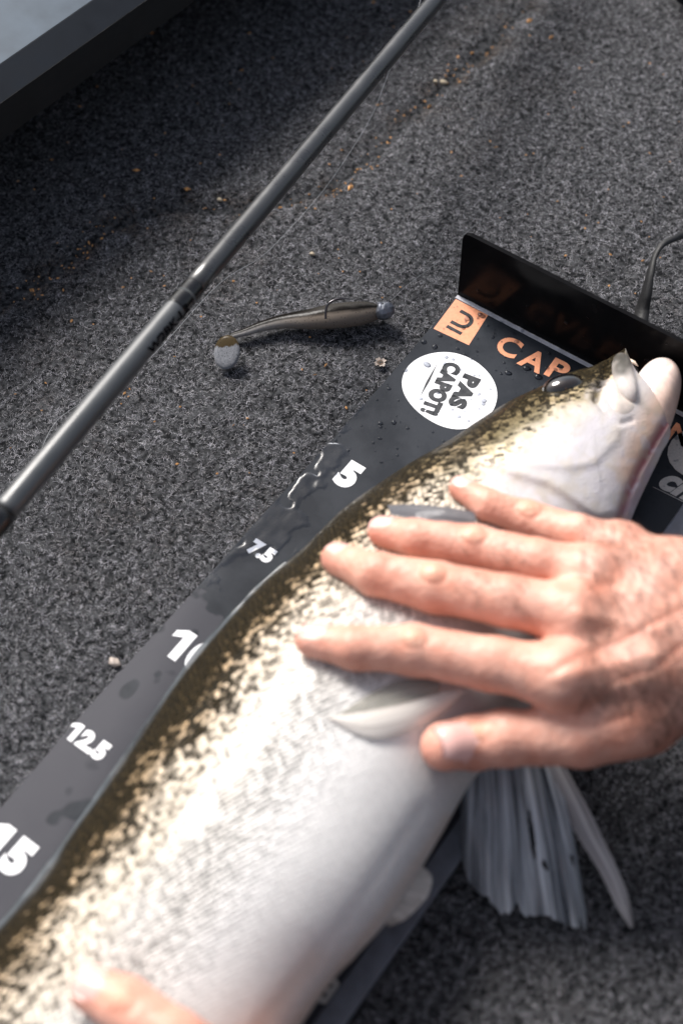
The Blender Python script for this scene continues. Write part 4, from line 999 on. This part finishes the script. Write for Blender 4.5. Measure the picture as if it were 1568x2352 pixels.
cord('leader_line', [(891, 690, 1.35), (905, 683, 1.3), (935, 655, .9), (1000, 605, .45), (1040, 565, .25), (1075, 530, .15), (1120, 495, .1), (1200, 452, .1), (1300, 415, .1), (1400, 388, .08), (1600, 330, .08)], .0055, 'fine pale leader line running from the jig head across the carpet', 'fishing line')

# ------------------------------------------------------------------ strap behind the stop plate
def strap():
    pts = [(1468, 745, 0.9), (1474, 712, 1.2), (1483, 675, 1.9), (1492, 630, 2.6), (1502, 590, 3.0), (1520, 562, 3.2), (1545, 549, 3.1), (1575, 538, 2.8), (1650, 520, 2.2), (1760, 560, .6)]
    wd = [19, 18, 15, 10, 7, 7, 7.5, 8, 8, 8]
    P = catmull([at(*p) for p in pts], 70); Wd = catmull(np.array(wd)[:, None], 70)[:, 0] / 44
    T = np.gradient(P, axis=0); T /= np.linalg.norm(T, axis=1)[:, None]; V = []
    for k in range(70):
        vw = CP - P[k]; s_ = np.cross(T[k], vw); s_ /= np.linalg.norm(s_); tw = math.radians(12 + 25 * math.sin(k * .07)); nn_ = np.cross(s_, T[k]); s2 = s_ * math.cos(tw) + nn_ * math.sin(tw); n2 = np.cross(s2, T[k])
        for a_, b_ in ((-1, -1), (1, -1), (1, 1), (-1, 1)): V.append(P[k] + s2 * Wd[k] * a_ + n2 * .05 * b_)
    return tag(mesh('strap', V, gridfaces(70, 4, True), MAT['strap'], smooth=False), 'black webbing strap curling up behind the stop plate', 'strap')
strap()

# ------------------------------------------------------------------ screw sunk in the carpet
sp_ = at(873, 832, .05); screw = thing('deck_screw', 'rusty screw sunk in a pale ragged hole in the carpet', 'screw', tuple(sp_))
V = []; F = []
for k in range(26):
    a_ = 2 * math.pi * k / 26; r0, r1 = .17, .30 + .06 * math.sin(k * 2.1) + .05 * math.sin(k * 5.3)
    V += [sp_ + np.array([r0 * math.cos(a_), r0 * math.sin(a_), -.02]), sp_ + np.array([r1 * math.cos(a_), r1 * math.sin(a_), .03])]
F = [(2 * k, 2 * k + 1, (2 * k + 3) % 52, (2 * k + 2) % 52) for k in range(26)]
put(mesh('frayed_rim', V, F, MAT['washer']), screw)
bm = bmesh.new(); bmesh.ops.create_cone(bm, cap_ends=True, segments=18, radius1=.19, radius2=.17, depth=.06); bmesh.ops.translate(bm, vec=sp_ - UP * .03, verts=bm.verts); put(bm_obj('screw_head', bm, MAT['rust']), screw)
for ang in (.4, .4 + math.pi / 2):
    bm = bmesh.new(); bmesh.ops.create_cube(bm, size=1); bmesh.ops.scale(bm, vec=(.22, .05, .02), verts=bm.verts); bmesh.ops.rotate(bm, cent=(0, 0, 0), matrix=Matrix.Rotation(ang, 3, 'Z'), verts=bm.verts)
    bmesh.ops.translate(bm, vec=sp_ + UP * (.004 + .004 * (ang > 1)), verts=bm.verts); put(bm_obj('slot', bm, MAT['black']), screw)

# ------------------------------------------------------------------ dark case corner, far right
bx = at(1552, 0, 0); case = thing('tackle_case', 'dark blue grey case, only its corner showing at the top right', 'case', (bx[0], bx[1], 0))
put(rbox(bx[0] - .2, bx[0] + 22, bx[1] - .9, bx[1] + 16, .1, 3.2, 'case_body', MAT['alu_dark'], None, .8), case)
put(rbox(bx[0] - .4, bx[0] + 22.2, bx[1] - 1.1, bx[1] + 16.2, 3.2, 4.0, 'case_lid', MAT['black'], None, .3), case)

# ------------------------------------------------------------------ crumbs and pebbles on the carpet
def chips(n, centers, spread, smin_, smax_):
    V = []; F = []
    base = [(0, 0, 1), (1, 0, 0), (0, 1, 0), (-1, 0, 0), (0, -1, 0), (0, 0, -.6)]; fs = [(0, 1, 2), (0, 2, 3), (0, 3, 4), (0, 4, 1), (5, 2, 1), (5, 3, 2), (5, 4, 3), (5, 1, 4)]
    for k in range(n):
        c = centers[k]; s = random.uniform(smin_, smax_) * (2.0 if random.random() < .06 else 1); a_ = random.uniform(0, 6.28); sx, sy = s * random.uniform(.7, 1.7), s * random.uniform(.5, 1.0); b0 = len(V)
        zc = deck_z(np.array([c[:2]]))[0] - .06
        for x, y, z in base:
            x *= sx * random.uniform(.8, 1.2); y *= sy * random.uniform(.8, 1.2); V.append((c[0] + x * math.cos(a_) - y * math.sin(a_), c[1] + x * math.sin(a_) + y * math.cos(a_), zc + .03 + z * s * .7))
        F += [tuple(i + b0 for i in f) for f in fs]
    return V, F
cen_ = []
for c in (creases[0], creases[1]):
    for k in range(55 if len(c) > 3 else 8):
        i = random.randrange(len(c) - 1); f = random.random(); cen_.append(at(c[i][0] * (1 - f) + c[i + 1][0] * f + random.gauss(0, 14), c[i][1] * (1 - f) + c[i + 1][1] * f + random.gauss(0, 12)))
for line in ([(860, 350), (790, 420), (720, 470)], [(940, 265), (1020, 180), (1085, 130)], [(230, 500), (170, 590), (60, 700)]):
    for k in range(20):
        i = random.randrange(2); f = random.random(); cen_.append(at(line[i][0] * (1 - f) + line[i + 1][0] * f + random.gauss(0, 10), line[i][1] * (1 - f) + line[i + 1][1] * f + random.gauss(0, 10)))
for k in range(170):
    x, y = random.uniform(0, 1560), random.uniform(0, 1100) ** 1.0
    if y < 330 - .75 * x: continue
    cen_.append(at(x, y))
v_, f_ = chips(len(cen_), cen_, 0, .045, .10)
tag(mesh('crumbs', v_, f_, MAT['crumb'], smooth=False), 'scattered orange grit and crumbs on the carpet', kind='stuff')
for (px, py, s, lab) in ((505, 457, .17, 'tan pebble lying alone left of the rod'), (717, 580, .15, 'tan pebble on the carpet just right of the rod'), (1018, 181, .22, 'pale grey pebble in the carpet crease near the rod tip'), (1000, 183, .14, 'tan pebble next to the pale grey one in the crease'), (262, 1520, .28, 'cream flake of grit beside the board edge')):
    c = at(px, py); bm = bmesh.new(); bmesh.ops.create_icosphere(bm, subdivisions=2, radius=1)
    sd0 = random.uniform(0, 9)
    for v in bm.verts:
        k = 1 + .18 * math.sin(3 * v.co.x + sd0) * math.cos(4 * v.co.y + sd0); v.co = Vector((v.co.x * s * 1.2 * k, v.co.y * s * .85 * k, v.co.z * s * .6 * k)) + Vector((c[0], c[1], deck_z(np.array([c[:2]]))[0] + .02))
    tag(bm_obj('pebble', bm, MAT['pebble'] if py < 1000 else MAT['washer'], smooth=False), lab, 'pebble', 'pebbles on the carpet')

# ------------------------------------------------------------------ water on the board
def drops():
    V = []; F = []; K, S = 5, 14
    def drop(c, r, nx=(1, 0, 0), ny=(0, 1, 0), nz=(0, 0, 1), el=1.0, hh=.55):
        b0 = len(V); nx, ny, nz = map(np.array, (nx, ny, nz)); ph = random.uniform(0, 6.28)
        for k in range(K):
            f = k / K; rr = r * math.cos(f * math.pi / 2) ** .8; z = r * hh * math.sin(f * math.pi / 2)
            for s in range(S):
                a_ = 2 * math.pi * s / S; q = rr * (1 + .10 * math.sin(2 * a_ + ph) + .06 * math.sin(3 * a_)); V.append(c + nx * q * el * math.cos(a_) + ny * q * math.sin(a_) + nz * (z + .003))
        V.append(c + nz * (r * hh)); F.extend(tuple(i + b0 for i in f) for f in gridfaces(K, S, True)); F.extend((b0 + (K - 1) * S + s, b0 + (K - 1) * S + (s + 1) % S, b0 + K * S) for s in range(S))
    for k in range(420):
        px = random.uniform(0, 1); y = -.4 - 12 * random.random() ** 1.2; x = .3 + 16.6 * px
        drop(np.array([x, y, ZB + .012]), min(.17, .052 * math.exp(random.gauss(0, .6))), el=random.uniform(.8, 1.4))
    for px, py, r in ((1199, 760, .11), (1185, 785, .14), (1010, 770, .12), (1235, 865, .2), (1255, 845, .12), (930, 850, .12), (1150, 740, .1)): drop(at(px, py, ZB + .02), r)
    for k in range(60):  # on the stop plate's face
        x = random.uniform(.3, BW - .3); z = .6 + 4.2 * random.random(); drop(np.array([x, .012 + .03 * (z - .19), z]), min(.12, .028 * math.exp(random.gauss(0, .6))), (1, 0, 0), (0, .03, 1), (0, -1, .03))
    for px, py, r in ((1300, 741, .13), (1484, 828, .13)):
        dd = ray(px, py); t_ = (.05 - CP[1]) / dd[1]; p = CP + dd * t_; drop(p, r, (1, 0, 0), (0, .03, 1), (0, -1, .03), 1, .7)
    return tag(mesh('water_drops', V, F, MAT['water']), 'clear water droplets scattered on the board and stop plate', kind='stuff')
drops()
def film():
    x0, x1, y0, y1, h = .12, 4.2, -24, -9.0, .06
    gx = np.arange(x0, x1, h); gy = np.arange(y0, y1, h); X, Y = np.meshgrid(gx, gy, indexing='ij'); P = np.column_stack([X.ravel(), Y.ravel()])
    lim = .2 + 1.15 * np.exp(-((P[:, 1] + 13.0) / 2.0) ** 2) + 2.3 * np.exp(-((P[:, 1] + 18.3) / 2.6) ** 2)
    fld = lim - (P[:, 0] - 0) + 1.5 * (vnoise(P, .75, 21) - .5) + .8 * (vnoise(P, .33, 22) - .5)
    fld -= 1.6 * sstep(.60, .75, vnoise(P, .8, 25)) 
    hgt = .026 * sstep(0, .5, fld) + .016 * (vnoise(P, .34, 23) - .5) * sstep(0, .3, fld)
    z = ZB + .014 + hgt; F = gridfaces(len(gx), len(gy)); F = F[(fld[F] > -.0).any(1)]
    used = np.unique(F); mp_ = np.full(len(P), -1); mp_[used] = np.arange(len(used))
    V = np.column_stack([P, z]); V[fld <= 0, 2] = ZB + .012
    return tag(mesh('water_film', V[used], mp_[F], MAT['water']), 'puddled water film creeping in from the left edge of the board', kind='stuff')
film()
